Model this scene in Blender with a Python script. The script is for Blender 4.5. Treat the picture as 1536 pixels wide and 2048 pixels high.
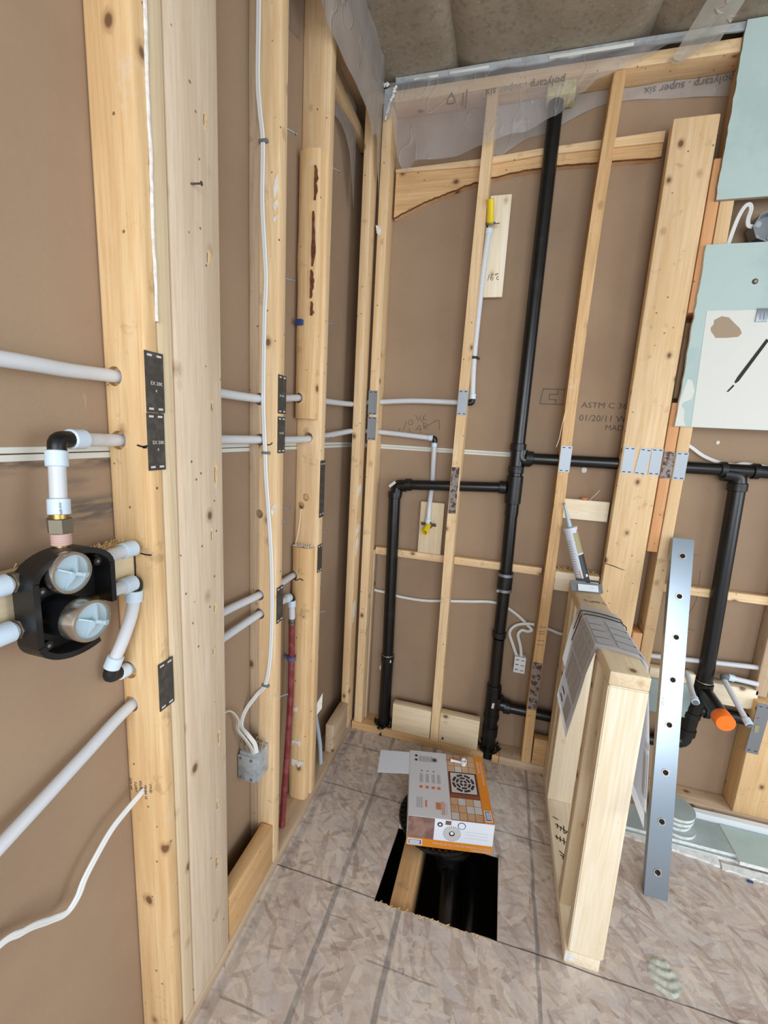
import bpy, bmesh, math, random
from mathutils import Vector, Matrix, noise
random.seed(7)
for o in list(bpy.data.objects): bpy.data.objects.remove(o)
SC = bpy.context.scene
COL = SC.collection
V = Vector

# ------------------------------------------------------------------ camera
cam_d = bpy.data.cameras.new('camera'); cam = bpy.data.objects.new('camera', cam_d); COL.objects.link(cam)
cam_d.sensor_fit = 'VERTICAL'; cam_d.sensor_height = 36.0; cam_d.lens = 856.2 / 2048 * 36
cam_d.clip_start = 0.02
_r = V((0.96146099, 0.26936355, 0.05510026)); _d = V((0.10101215, -0.15967816, -0.98198749)); _f = V((-0.25571333, 0.94970846, -0.18073331))
m4 = Matrix((( _r.x, -_d.x, -_f.x, 0.58840), (_r.y, -_d.y, -_f.y, -1.79008), (_r.z, -_d.z, -_f.z, 1.43575), (0, 0, 0, 1)))
cam.matrix_world = m4
SC.camera = cam

# ------------------------------------------------------------------ world, light, exposure
w = bpy.data.worlds.new('daylight'); SC.world = w; w.use_nodes = True
bg = w.node_tree.nodes['Background']; bg.inputs[0].default_value = (0.91, 0.95, 1.0, 1); bg.inputs[1].default_value = 0.62
def area(name, loc, target, sx, sy, power, col=(1, 1, 1)):
    d = bpy.data.lights.new(name, 'AREA'); d.shape = 'RECTANGLE'; d.size = sx; d.size_y = sy; d.energy = power; d.color = col
    o = bpy.data.objects.new(name, d); COL.objects.link(o); o.location = loc
    o.rotation_euler = (V(target) - V(loc)).to_track_quat('-Z', 'Y').to_euler(); return o
area('window_daylight', (1.35, -3.6, 1.55), (0.75, 0.0, 0.8), 2.4, 1.5, 58, (0.89, 0.95, 1.0))
area('side_window_daylight', (3.3, -1.5, 1.35), (1.0, -0.35, 0.6), 1.5, 1.4, 26, (0.86, 0.94, 1.0))
SC.view_settings.view_transform = 'Standard'; SC.view_settings.look = 'None'
SC.view_settings.exposure = 0.30; SC.view_settings.gamma = 1.0; SC.view_settings.use_curve_mapping = False

# ------------------------------------------------------------------ material helpers
def lin(c):
    if isinstance(c, str):
        c = c.lstrip('#'); c = [int(c[i:i + 2], 16) / 255 for i in (0, 2, 4)]
    return tuple(x / 12.92 if x <= .04045 else ((x + .055) / 1.055) ** 2.4 for x in c) + (1.0,)
class G:
    def __init__(s, name):
        s.m = bpy.data.materials.new(name); s.m.use_nodes = True; s.t = s.m.node_tree
        s.b = s.t.nodes['Principled BSDF']
    def n(s, typ, ins=None, **props):
        nd = s.t.nodes.new('ShaderNode' + typ)
        for k, v in props.items(): setattr(nd, k, v)
        for k, v in (ins or {}).items():
            sock = nd.inputs[k]
            if isinstance(v, bpy.types.NodeSocket): s.t.links.new(v, sock)
            else: sock.default_value = v
        return nd
    def math(s, op, a, b=0.0, c=0.0, clamp=False):
        return s.n('Math', {0: a, 1: b, 2: c}, operation=op, use_clamp=clamp).outputs[0]
    def mix(s, f, a, b, blend='MIX'):
        nd = s.n('Mix', data_type='RGBA', blend_type=blend)
        for i, v in ((0, f), (6, a), (7, b)):
            if isinstance(v, bpy.types.NodeSocket): s.t.links.new(v, nd.inputs[i])
            else: nd.inputs[i].default_value = v
        return nd.outputs[2]
    def ramp(s, f, stops):
        nd = s.n('ValToRGB', {0: f}); e = nd.color_ramp.elements
        while len(e) < len(stops): e.new(0.5)
        for i, (p, c) in enumerate(stops):
            e[i].position = p; e[i].color = c if len(c) == 4 else tuple(c) + (1,)
        return nd.outputs[0]
    def step(s, x, a, b):      # smooth 0..1 from a to b
        return s.n('MapRange', {0: x, 1: a, 2: b, 3: 0.0, 4: 1.0}, interpolation_type='SMOOTHSTEP').outputs[0]
    def obj(s): return s.n('TexCoord').outputs['Object']
    def set(s, **k):
        for key, v in k.items():
            sock = s.b.inputs[key.replace('_', ' ')]
            if isinstance(v, bpy.types.NodeSocket): s.t.links.new(v, sock)
            else: sock.default_value = v
    def bump(s, h, strength=.3, dist=.002):
        s.set(Normal=s.n('Bump', {'Height': h, 'Strength': strength, 'Distance': dist}).outputs[0])
def flat(name, col, rough=.5, metal=0.0, spec=.5, coat=0.0):
    g = G(name); g.set(Base_Color=lin(col), Roughness=rough, Metallic=metal); g.b.inputs['Specular IOR Level'].default_value = spec
    g.b.inputs['Coat Weight'].default_value = coat
    return g.m
_wood = {}
def wood(kind='honey', axis='z'):
    key = kind + axis
    if key in _wood: return _wood[key]
    light, dark, knot, rings = {
        'honey': ('#E6CAA2', '#D1AB7B', '#7A4E2A', .5), 'orange': ('#E6C698', '#D0A570', '#7A4A24', .45),
        'pale': ('#E2D0B2', '#D0B994', '#94703F', .5), 'grey': ('#D8C5AE', '#C3AB90', '#8A6C4A', .3),
        'new': ('#EFE4D0', '#E2D0AE', '#A8824E', .75), 'old': ('#DBB686', '#BC9262', '#66452A', .55),
        'dusty': ('#CDB69C', '#B29677', '#7C6045', .35), 'reddish': ('#DFAF80', '#CB9160', '#84502C', .45)}[kind]
    g = G('wood_%s_grain_%s' % (kind, axis)); co = g.obj()
    rnd = g.n('ObjectInfo').outputs['Random']
    off = g.n('CombineXYZ', {0: g.math('MULTIPLY', rnd, 7.3), 1: g.math('MULTIPLY', rnd, 3.1), 2: g.math('MULTIPLY', rnd, 11.7)}).outputs[0]
    p = g.n('VectorMath', {0: co, 1: off}, operation='ADD').outputs[0]
    k = {'x': (.05, 1, 1), 'y': (1, .05, 1), 'z': (1, 1, .05)}[axis]
    st = g.n('VectorMath', {0: p, 1: k}, operation='MULTIPLY').outputs[0]
    k2 = {'x': (.22, 1, 1), 'y': (1, .22, 1), 'z': (1, 1, .22)}[axis]
    s2 = g.n('VectorMath', {0: p, 1: k2}, operation='MULTIPLY').outputs[0]
    k3 = {'x': (.75, 1, 1), 'y': (1, .75, 1), 'z': (1, 1, .75)}[axis]
    s3 = g.n('VectorMath', {0: p, 1: k3}, operation='MULTIPLY').outputs[0]
    vor = g.n('TexVoronoi', {'Vector': s3, 'Scale': 11.0, 'Randomness': 1.0})
    kd = vor.outputs['Distance']
    kn = g.math('SUBTRACT', 1.0, g.step(kd, .085, .19))
    kcore = g.math('SUBTRACT', 1.0, g.step(kd, .06, .105))
    warp = g.n('TexNoise', {'Vector': st, 'Scale': 9.0, 'Detail': 2.0}).outputs[0]
    fine = g.n('TexNoise', {'Vector': st, 'Scale': 150.0, 'Detail': 3.0, 'Roughness': .65}).outputs[0]
    sx = g.n('SeparateXYZ', {0: st})
    a, b = {'x': (1, 2), 'y': (0, 2), 'z': (0, 1)}[axis]
    rr = g.math('ADD', g.math('MULTIPLY', sx.outputs[a], 1.0), g.math('MULTIPLY', sx.outputs[b], .8))
    rr = g.math('ADD', g.math('ADD', rr, g.math('MULTIPLY', warp, .34)), g.math('MULTIPLY', kn, .02))
    rg = g.math('SINE', g.math('MULTIPLY', rr, 300.0))
    rg = g.step(rg, -.3, 1.0)
    f = g.math('ADD', g.math('MULTIPLY', rg, .45 * rings), g.math('MULTIPLY', g.step(fine, .35, .75), .55))
    col = g.mix(f, lin(light), lin(dark))
    blot = g.n('TexNoise', {'Vector': s2, 'Scale': 6.0, 'Detail': 3.0}).outputs[0]
    col = g.mix(g.math('MULTIPLY', g.step(blot, .45, .72), .5), col, lin(dark))
    bn_ = g.n('TexNoise', {'Vector': st, 'Scale': 34.0, 'Detail': 1.0}).outputs[0]
    col = g.mix(g.math('MULTIPLY', g.step(bn_, .48, .62), .38), col, lin(dark))
    col = g.mix(g.math('MULTIPLY', kn, .38), col, lin(knot))
    col = g.mix(g.math('MULTIPLY', kcore, .8), col, lin('#5A3820'))
    sp = g.n('TexVoronoi', {'Vector': p, 'Scale': 26.0, 'Randomness': 1.0}).outputs['Distance']
    col = g.mix(g.math('MULTIPLY', g.math('SUBTRACT', 1.0, g.step(sp, .055, .085)), .12 if kind in ('new', 'pale') else .75), col, lin('#3A2A1E'))
    if kind in ('old', 'dusty', 'honey', 'orange'):
        d = g.n('TexNoise', {'Vector': p, 'Scale': 14.0, 'Detail': 4.0, 'Roughness': .7}).outputs[0]
        col = g.mix(g.math('MULTIPLY', g.step(d, .62, .75), .35), col, lin('#D8CFC2'))
        col = g.mix(g.math('MULTIPLY', g.math('SUBTRACT', 1.0, g.step(d, .28, .40)), .3), col, lin('#6B4C30'))
    g.set(Base_Color=col, Roughness=.62); g.b.inputs['Specular IOR Level'].default_value = .3
    g.bump(g.math('ADD', fine, g.math('MULTIPLY', rg, .4)), .25, .0012)
    _wood[key] = g.m; return g.m

def gyp_back(name, stain=None):
    g = G(name); co = g.obj()
    n1 = g.n('TexNoise', {'Vector': co, 'Scale': 3.0, 'Detail': 4.0}).outputs[0]
    n2 = g.n('TexNoise', {'Vector': co, 'Scale': 220.0, 'Detail': 2.0}).outputs[0]
    col = g.mix(g.step(n1, .35, .7), lin('#A28A72'), lin('#98806A'))
    col = g.mix(g.math('MULTIPLY', n2, .25), col, lin('#88715D'))
    s = g.n('VectorMath', {0: co, 1: (3, 3, 1)}, operation='MULTIPLY').outputs[0]
    sc = g.n('TexNoise', {'Vector': s, 'Scale': 9.0, 'Detail': 5.0, 'Roughness': .7, 'Distortion': .6}).outputs[0]
    col = g.mix(g.math('MULTIPLY', g.step(sc, .66, .78), .45), col, lin('#BCA896'))
    if stain:
        x = g.n('SeparateXYZ', {0: co}); yy, zz = x.outputs[1], x.outputs[2]
        for (y0, y1, z0, z1, c, amt) in stain:
            mk = g.math('MULTIPLY', g.math('MULTIPLY', g.step(yy, y0 - .02, y0 + .02), g.math('SUBTRACT', 1.0, g.step(yy, y1 - .02, y1 + .02))),
                        g.math('MULTIPLY', g.step(zz, z0 - .012, z0 + .012), g.math('SUBTRACT', 1.0, g.step(zz, z1 - .012, z1 + .012))))
            sv = g.n('VectorMath', {0: co, 1: (1, 5, 26)}, operation='MULTIPLY').outputs[0]
            ns = g.n('TexNoise', {'Vector': sv, 'Scale': 3.0, 'Detail': 4.0}).outputs[0]
            col = g.mix(g.math('MULTIPLY', g.math('MULTIPLY', mk, g.step(ns, .36, .6)), amt), col, lin(c))
    g.set(Base_Color=col, Roughness=.85); g.b.inputs['Specular IOR Level'].default_value = .2
    g.bump(n2, .12, .001); return g.m

def osb():
    g = G('osb_subfloor'); co = g.obj()
    col = None
    base = g.n('TexNoise', {'Vector': co, 'Scale': 2.2, 'Detail': 3.0}).outputs[0]
    col = g.mix(g.step(base, .35, .65), lin('#C6BBB4'), lin('#BDB4B0'))
    for i, (ang, sc) in enumerate(((.25, 1.0), (.95, 1.35), (1.75, .85), (2.5, 1.15), (2.95, 1.6), (.6, 1.9), (1.3, 1.0))):
        wn = g.n('TexNoise', {'Vector': co, 'Scale': 5.0 + i * 1.7, 'Detail': 2.0}).outputs['Color']
        vv = g.n('VectorMath', {0: g.n('VectorMath', {0: wn, 1: (.5, .5, .5)}, operation='SUBTRACT').outputs[0], 1: (.014, .014, 0)}, operation='MULTIPLY').outputs[0]
        pp = g.n('VectorMath', {0: co, 1: vv}, operation='ADD').outputs[0]
        mp = g.n('VectorMath', {0: g.n('Mapping', {'Vector': pp, 'Location': (i * 3.3, i * 1.7, 0), 'Rotation': (0, 0, ang)}).outputs[0], 1: (13 * sc, 62 * sc, 9)}, operation='MULTIPLY')
        v = g.n('TexVoronoi', {'Vector': mp.outputs[0], 'Scale': 1.0, 'Randomness': 1.0}, voronoi_dimensions='2D')
        cc = g.n('SeparateColor', {0: v.outputs['Color']})
        tint = g.ramp(cc.outputs[0], [(0.0, lin('#8E786C')), (.25, lin('#B7A598')), (.6, lin('#DACEC0')), (1.0, lin('#A9948A'))])
        msk = g.math('MULTIPLY', g.math('GREATER_THAN', cc.outputs[1], .72), .55)
        col = g.mix(msk, col, tint)
        mf = g.n('VectorMath', {0: g.n('Mapping', {'Vector': pp, 'Rotation': (0, 0, ang + .4)}).outputs[0], 1: (14, 230, 9)}, operation='MULTIPLY')
        fb = g.n('TexNoise', {'Vector': mf.outputs[0], 'Scale': 1.0, 'Detail': 2.0}).outputs[0]
        col = g.mix(g.math('MULTIPLY', g.step(fb, .66, .74), .35), col, lin('#E2D8CC' if i % 2 else '#857268'))
    dirt = g.n('TexNoise', {'Vector': co, 'Scale': 5.0, 'Detail': 6.0, 'Roughness': .65}).outputs[0]
    col = g.mix(g.math('MULTIPLY', g.step(dirt, .5, .72), .5), col, lin('#958B88'))
    col = g.mix(g.math('MULTIPLY', g.math('SUBTRACT', 1.0, g.step(dirt, .32, .45)), .45), col, lin('#CFC8C2'))
    spk = g.n('TexVoronoi', {'Vector': co, 'Scale': 38.0}).outputs['Distance']
    col = g.mix(g.math('MULTIPLY', g.math('SUBTRACT', 1.0, g.step(spk, .05, .09)), .7), col, lin('#DAD4CC'))
    xx = g.n('SeparateXYZ', {0: co}); x, y = xx.outputs[0], xx.outputs[1]
    wob = g.n('TexNoise', {'Vector': co, 'Scale': 9.0, 'Detail': 5.0}).outputs[0]
    brk = g.n('TexNoise', {'Vector': co, 'Scale': 16.0, 'Detail': 3.0}).outputs[0]
    xw = g.math('ADD', x, g.math('MULTIPLY', g.math('SUBTRACT', wob, .5), .012))
    yw = g.math('ADD', y, g.math('MULTIPLY', g.math('SUBTRACT', wob, .5), .01))
    def line(c, v, wd, amt, colr, lo=None, hi=None, q=None):
        nonlocal col
        dd = g.math('ABSOLUTE', g.math('SUBTRACT', c, v))
        mk = g.math('MULTIPLY', g.math('SUBTRACT', 1.0, g.step(dd, wd * .55, wd)), g.math('ADD', g.math('MULTIPLY', g.step(brk, .3, .55), .5), .5))
        if lo is not None: mk = g.math('MULTIPLY', mk, g.math('MULTIPLY', g.step(q, lo - .01, lo + .01), g.math('SUBTRACT', 1.0, g.step(q, hi - .01, hi + .01))))
        col = g.mix(g.math('MULTIPLY', mk, amt), col, lin(colr))
    for v, wd, amt in ((.022, .016, .3), (.218, .010, .55), (.42, .010, .35), (.824, .007, .6)):
        line(xw, v, wd, amt, '#5E5E62')
    line(xw, .42, .010, .3, '#55565A')
    for v, wd, amt, lo, hi in ((-.108, .004, .5, -.2, .95), (-.345, .004, .55, -.2, .95), (-.7145, .0026, .8, -.2, 3.0), (-.875, .003, .45, .36, .56), (-1.062, .0035, .5, .03, .16), (-.80, .002, .6, .22, .28)):
        line(yw, v, wd, amt, '#4A4644', lo, hi, x)
    g.set(Base_Color=col, Roughness=.72); g.b.inputs['Specular IOR Level'].default_value = .35
    fn = g.n('TexNoise', {'Vector': co, 'Scale': 60.0, 'Detail': 4.0}).outputs[0]
    g.bump(g.math('ADD', fn, dirt), .35, .0025); return g.m

def insul():
    g = G('ceiling_insulation'); co = g.obj()
    a = g.n('TexNoise', {'Vector': co, 'Scale': 4.0, 'Detail': 5.0, 'Roughness': .6}).outputs[0]
    b = g.n('TexNoise', {'Vector': co, 'Scale': 60.0, 'Detail': 3.0}).outputs[0]
    col = g.mix(g.step(a, .3, .7), lin('#867B6A'), lin('#988D7C'))
    col = g.mix(g.math('MULTIPLY', g.step(b, .5, .7), .5), col, lin('#6E6254'))
    s = g.n('TexVoronoi', {'Vector': co, 'Scale': 60.0}).outputs['Distance']
    col = g.mix(g.math('MULTIPLY', g.math('SUBTRACT', 1.0, g.step(s, .1, .16)), .6), col, lin('#C0A98A'))
    g.set(Base_Color=col, Roughness=.5); g.b.inputs['Specular IOR Level'].default_value = .4
    g.bump(g.math('ADD', a, g.math('MULTIPLY', b, .3)), .5, .01); return g.m

def poly_film(name, alpha, col='#C9C6C4'):
    g = G(name); co = g.obj()
    n = g.n('TexNoise', {'Vector': co, 'Scale': 9.0, 'Detail': 4.0}).outputs[0]
    wr = g.n('TexNoise', {'Vector': g.n('VectorMath', {0: co, 1: (1, 1, .45)}, operation='MULTIPLY').outputs[0], 'Scale': 6.5, 'Detail': 1.5, 'Distortion': 1.2}).outputs[0]
    crease = g.math('SUBTRACT', 1.0, g.step(g.math('ABSOLUTE', g.math('SUBTRACT', wr, .5)), 0.0, .018))
    al = g.math('ADD', g.math('ADD', g.math('MULTIPLY', n, .3), alpha - .17), g.math('MULTIPLY', crease, .10))
    g.set(Base_Color=lin(col), Roughness=.22, Alpha=al); g.b.inputs['Specular IOR Level'].default_value = .6
    g.bump(g.math('ADD', n, g.math('MULTIPLY', crease, .5)), .45, .012); return g.m

def scuffed(name, c1, c2, rough, metal, scale=30, lo=.45, hi=.65, spec=.5):
    g = G(name); co = g.obj()
    n = g.n('TexNoise', {'Vector': co, 'Scale': scale, 'Detail': 5.0, 'Roughness': .65}).outputs[0]
    f = g.step(n, lo, hi)
    g.set(Base_Color=g.mix(f, lin(c1), lin(c2)), Roughness=g.math('ADD', rough, g.math('MULTIPLY', f, .15)), Metallic=metal)
    g.b.inputs['Specular IOR Level'].default_value = spec
    return g.m

MAT = dict(
    paper=gyp_back('gypsum_back_paper'),
    paper_stained=gyp_back('gypsum_back_paper_smeared', [(-1.38, -1.10, 1.352, 1.372, '#4C4643', .8), (-1.30, -1.10, 1.255, 1.30, '#56524F', .75), (-1.29, -1.22, 1.318, 1.334, '#5C5653', .6)]),
    osb=osb(), insul=insul(),
    abs=scuffed('black_abs', '#0C0C0E', '#17181A', .3, 0, 14, .5, .8),
    abs_dull=scuffed('black_abs_fitting', '#0B0B0D', '#151618', .38, 0, 20),
    pex=None, ring=None,
    brass=flat('brass', '#B79A5C', .32, 1.0), bronze=flat('bronze_dull', '#7E7768', .5, .8),
    steel=flat('galvanised_steel', '#8F959B', .45, .7), steel_dark=scuffed('dark_nail_plate', '#4B4742', '#5B5650', .55, .35, 50),
    steel_bright=flat('aluminium_bar', '#98A5B1', .26, .95), rust=scuffed('rusty_plate', '#8B837D', '#5C4036', .6, .4, 45, .48, .58),
    chrome=flat('nickel_ring', '#C4BFB8', .24, .95), black_plastic=scuffed('black_plastic', '#0E0E10', '#17171A', .35, 0, 12),
    cap_plastic=flat('pale_blue_plastic', '#A9BCC6', .4), cable=flat('white_cable', '#D9DAD8', .45), cable_old=flat('cream_cable', '#CFC8BC', .5),
    white=flat('white_plastic', '#DDE2E6', .45), gypsum=scuffed('gypsum_core', '#E4E6E4', '#CFD2D0', .9, 0, 60),
    green=scuffed('green_board_face', '#AFC2BE', '#A7BBB8', .7, 0, 6), greygreen=scuffed('grey_green_board', '#97A5A4', '#A2AFAE', .75, 0, 7),
    offwhite=flat('white_paint', '#D2D3CB', .6), brownpatch=flat('exposed_brown_paper', '#A08C76', .8), ink=flat('black_ink', '#141416', .7),
    greyink=flat('grey_ink', '#5A4F48', .8), filmink=flat('film_ink', '#6F6864', .8), yellow=flat('yellow_plastic', '#E0C61C', .35), orange=flat('orange_cap', '#FF7A1E', .45),
    redpex=scuffed('red_pipe', '#7E2F30', '#8F4B4C', .45, 0, 25), blue=flat('blue_plastic', '#26407F', .45), bluegrey=flat('pale_blue_hose', '#B4C4D2', .5),
    violet=flat('blue_clip', '#565A86', .5), graph=flat('grey_clip', '#6D7074', .5), darkclip=flat('black_clip', '#202022', .5),
    plaster=scuffed('plaster_smear', '#E2DED8', '#CFC8BE', .9, 0, 80), hole=flat('bored_wood', '#6E5138', .9),
    foam=scuffed('dried_foam', '#CDBF8F', '#B8A876', .8, 0, 60), duct=scuffed('foil_tape', '#B9BFC2', '#9CA3A7', .35, .25, 20),
    concrete=flat('dark_earth', '#4A423A', .95), bark=scuffed('bark', '#5C3322', '#7A4A30', .85, 0, 60), shav=scuffed('wood_shavings', '#D9BC8A', '#B58E5A', .8, 0, 90),
    cartwhite=flat('carton_white', '#D3D6DC', .45), cartface=flat('carton_bright_white', '#E8EEF8', .45), cartorange=flat('carton_orange', '#E08A2C', .45), cartbrown=scuffed('carton_brown_print', '#7C5C52', '#9A7C70', .5, 0, 12),
    carttile=scuffed('carton_tile_print', '#C9A583', '#B68D69', .5, 0, 9), cartgrout=flat('carton_grout_print', '#8A4F33', .5), cartin=flat('carton_inside', '#DDE4F2', .7),
    orangered=flat('print_coral', '#D77B55', .6), gprint=flat('print_grey', '#8C8C90', .7), dprint=flat('print_dark', '#3B2F31', .6), lprint=flat('print_light', '#C9C6C4', .6), bprint=flat('print_blue', '#4A5E86', .6),
    leaf=None, putty=scuffed('old_thinset', '#BDBFB3', '#A8ACA2', .9, 0, 40), red=flat('red_mark', '#C94A4A', .6),
    tubegold=flat('label_gold', '#9B9069', .5), tubewhite=flat('label_white', '#C7CCD6', .45), tubeblack=flat('label_black', '#25262C', .45), label=flat('label_paper', '#D7DFE8', .5),
    grout=flat('joint_line', '#4A4644', .9), sheetgrey=flat('print_block_grey', '#B7B9BE', .8), leafwhite=flat('leaflet_paper', '#D6D9E0', .7))
def trans(name, col, rough, tw):
    g = G(name); g.set(Base_Color=lin(col), Roughness=rough); g.b.inputs['Subsurface Weight'].default_value = tw
    g.b.inputs['Subsurface Radius'].default_value = (.01, .01, .01); g.b.inputs['Subsurface Scale'].default_value = .5; return g.m
def sheet_paper(name, col, tl):
    g = G(name); g.set(Base_Color=lin(col), Roughness=.8)
    t = g.n('BsdfTranslucent', {'Color': lin(col)}); out = g.t.nodes['Material Output']
    mx = g.n('MixShader', {0: tl}); g.t.links.new(g.b.outputs[0], mx.inputs[1]); g.t.links.new(t.outputs[0], mx.inputs[2]); g.t.links.new(mx.outputs[0], out.inputs[0]); return g.m
MAT['leafwhite'] = sheet_paper('leaflet_paper_thin', '#E4E7EE', .5)
MAT['pex'] = trans('translucent_white_pex', '#CDD0D5', .38, .25); MAT['ring'] = trans('pex_expansion_ring', '#C9DAE8', .33, .3)

# ------------------------------------------------------------------ object helpers
def shade(bm, on):
    for f in bm.faces: f.smooth = on
def mk(name, bm, mat, parent=None, smooth=False, label=None):
    me = bpy.data.meshes.new(name)
    bmesh.ops.recalc_face_normals(bm, faces=bm.faces)
    if smooth:
        shade(bm, True)
        for e in bm.edges:
            if len(e.link_faces) == 2 and e.calc_face_angle(0) > math.radians(38): e.smooth = False
    bm.to_mesh(me); bm.free()
    ms = mat if isinstance(mat, (list, tuple)) else [mat]
    for q in ms: me.materials.append(MAT[q] if isinstance(q, str) else q)
    o = bpy.data.objects.new(name, me); COL.objects.link(o)
    if parent: adopt(o, parent)
    if label: o['label'] = label
    return o
def base_of(o):
    p = V((0, 0, 0)); q = o
    while q.parent: q = q.parent
    return q.location
def adopt(o, parent):
    o.parent = parent
    # geometry is written in room coordinates
    if parent.parent is None: o.matrix_parent_inverse = Matrix.Translation(parent.location).inverted()
    else: o.matrix_parent_inverse = Matrix.Identity(4)
def thing(name, label, cat, loc=(0, 0, 0), group=None):
    o = bpy.data.objects.new(name, None); COL.objects.link(o); o.empty_display_size = .05
    o.location = loc; o['label'] = label; o['category'] = cat
    if group: o['group'] = group
    return o
def struct(name, loc=(0, 0, 0)):
    o = bpy.data.objects.new(name, None); COL.objects.link(o); o.location = loc; o['kind'] = 'structure'; return o
def single(o, label, cat, group=None):          # a thing that is one mesh: origin to its base
    vs = [v.co for v in o.data.vertices]
    c = V(((min(v.x for v in vs) + max(v.x for v in vs)) / 2, (min(v.y for v in vs) + max(v.y for v in vs)) / 2, min(v.z for v in vs)))
    o.data.transform(Matrix.Translation(-c)); o.location = c
    o['label'] = label; o['category'] = cat
    if group: o['group'] = group
    return o
def bbox(bm, x0, x1, y0, y1, z0, z1, bev=0.0, seg=2):
    vs = [bm.verts.new((x, y, z)) for x in (x0, x1) for y in (y0, y1) for z in (z0, z1)]
    idx = ((0, 1, 3, 2), (4, 6, 7, 5), (0, 4, 5, 1), (2, 3, 7, 6), (0, 2, 6, 4), (1, 5, 7, 3))
    fs = [bm.faces.new([vs[i] for i in f]) for f in idx]
    if bev:
        es = list({e for f in fs for e in f.edges})
        bmesh.ops.bevel(bm, geom=es, offset=bev, segments=seg, affect='EDGES', profile=.5)
    return vs
def B(name, mat, parent, x0, x1, y0, y1, z0, z1, bev=0.0, seg=2, label=None):
    bm = bmesh.new(); bbox(bm, x0, x1, y0, y1, z0, z1, bev, seg); return mk(name, bm, mat, parent, smooth=bev > 0, label=label)
def frame(d, up=None):
    d = d.normalized(); u = V((0, 0, 1)) if abs(d.z) < .9 else V((1, 0, 0))
    if up is not None: u = V(up)
    a = d.cross(u).normalized(); b = a.cross(d).normalized(); return a, b
def lathe(bm, p0, d, prof, seg=20, caps=True):
    p0 = V(p0); d = V(d).normalized(); a, b = frame(d); rings = []
    for t, r in prof:
        rings.append([bm.verts.new(p0 + d * t + (a * math.cos(2 * math.pi * i / seg) + b * math.sin(2 * math.pi * i / seg)) * r) for i in range(seg)])
    for r0, r1 in zip(rings, rings[1:]):
        for i in range(seg): bm.faces.new((r0[i], r0[(i + 1) % seg], r1[(i + 1) % seg], r1[i]))
    if caps:
        bm.faces.new(rings[0][::-1]); bm.faces.new(rings[-1])
def L(name, mat, parent, p0, d, prof, seg=20, caps=True, label=None):
    bm = bmesh.new(); lathe(bm, p0, d, prof, seg, caps); return mk(name, bm, mat, parent, True, label)
def cyl(name, mat, parent, p0, p1, r, seg=20, r1=None, bev=0, label=None):
    p0 = V(p0); p1 = V(p1); ln = (p1 - p0).length; r1 = r if r1 is None else r1
    pr = [(0, r), (ln, r1)] if not bev else [(0, r - bev), (bev, r), (ln - bev, r1), (ln, r1 - bev)]
    return L(name, mat, parent, p0, p1 - p0, pr, seg, True, label)
def smoothpts(pts, n=8):
    P = [V(p) for p in pts]; out = []
    for i in range(len(P) - 1):
        a = P[max(i - 1, 0)]; b = P[i]; c = P[i + 1]; d = P[min(i + 2, len(P) - 1)]
        for k in range(n):
            t = k / n
            out.append(.5 * ((2 * b) + (c - a) * t + (2 * a - 5 * b + 4 * c - d) * t * t + (3 * b - a - 3 * c + d) * t ** 3))
    out.append(P[-1]); return out
def sweep(bm, pts, prof, up=None, caps=True):
    n = len(pts); rings = []; pa = None
    for i, p in enumerate(pts):
        d = (pts[min(i + 1, n - 1)] - pts[max(i - 1, 0)]).normalized()
        if pa is None: a, b = frame(d, up)
        else:
            b = pb - d * pb.dot(d)
            b.normalize(); a = d.cross(b).normalized()
        pa, pb = a, b
        rings.append([bm.verts.new(p + a * x + b * y) for x, y in prof])
    m = len(prof)
    for r0, r1 in zip(rings, rings[1:]):
        for i in range(m): bm.faces.new((r0[i], r0[(i + 1) % m], r1[(i + 1) % m], r1[i]))
    if caps: bm.faces.new(rings[0][::-1]); bm.faces.new(rings[-1])
def circ(r, n=14, sx=1, sy=1): return [(r * sx * math.cos(2 * math.pi * i / n), r * sy * math.sin(2 * math.pi * i / n)) for i in range(n)]
def tube(name, mat, parent, pts, r, n=8, seg=14, smooth=True, label=None):
    bm = bmesh.new(); sweep(bm, smoothpts(pts, n) if smooth else [V(p) for p in pts], circ(r, seg)); return mk(name, bm, mat, parent, True, label)
def cableprof(w=.0062, h=.0026):
    pr = []
    for i in range(24):
        t = 2 * math.pi * i / 24; x = math.cos(t); y = math.sin(t)
        k = 1 - .35 * math.exp(-(x / .22) ** 2)
        pr.append((w * x, h * (1 if y >= 0 else -1) * abs(y) ** .7 * k))
    return pr
def cable(name, mat, parent, pts, up=(0, 1, 0), w=.0062, h=.0028, n=10):
    bm = bmesh.new(); sweep(bm, smoothpts(pts, n), cableprof(w, h), up); return mk(name, bm, mat, parent, True)
def prism(bm, poly, origin, u, v, depth):          # polygon in (u,v) plane extruded along u x v
    u = V(u).normalized(); v = V(v).normalized(); nrm = u.cross(v).normalized(); o = V(origin)
    a = [bm.verts.new(o + u * x + v * y) for x, y in poly]; b = [bm.verts.new(o + u * x + v * y + nrm * depth) for x, y in poly]
    n = len(poly)
    fs = [bm.faces.new(a[::-1]), bm.faces.new(b)]
    for f in fs: f.normal_update()
    for i in range(n): bm.faces.new((a[i], a[(i + 1) % n], b[(i + 1) % n], b[i]))
    bmesh.ops.triangulate(bm, faces=fs, ngon_method='EAR_CLIP')
def P(name, mat, parent, poly, origin, u, v, depth, label=None):
    bm = bmesh.new(); prism(bm, poly, origin, u, v, depth); return mk(name, bm, mat, parent, False, label)
def rect(w, h, x=0, y=0): return [(x, y), (x + w, y), (x + w, y + h), (x, y + h)]
def disc(r, n=24, cx=0, cy=0): return [(cx + r * math.cos(2 * math.pi * i / n), cy + r * math.sin(2 * math.pi * i / n)) for i in range(n)]
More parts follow.
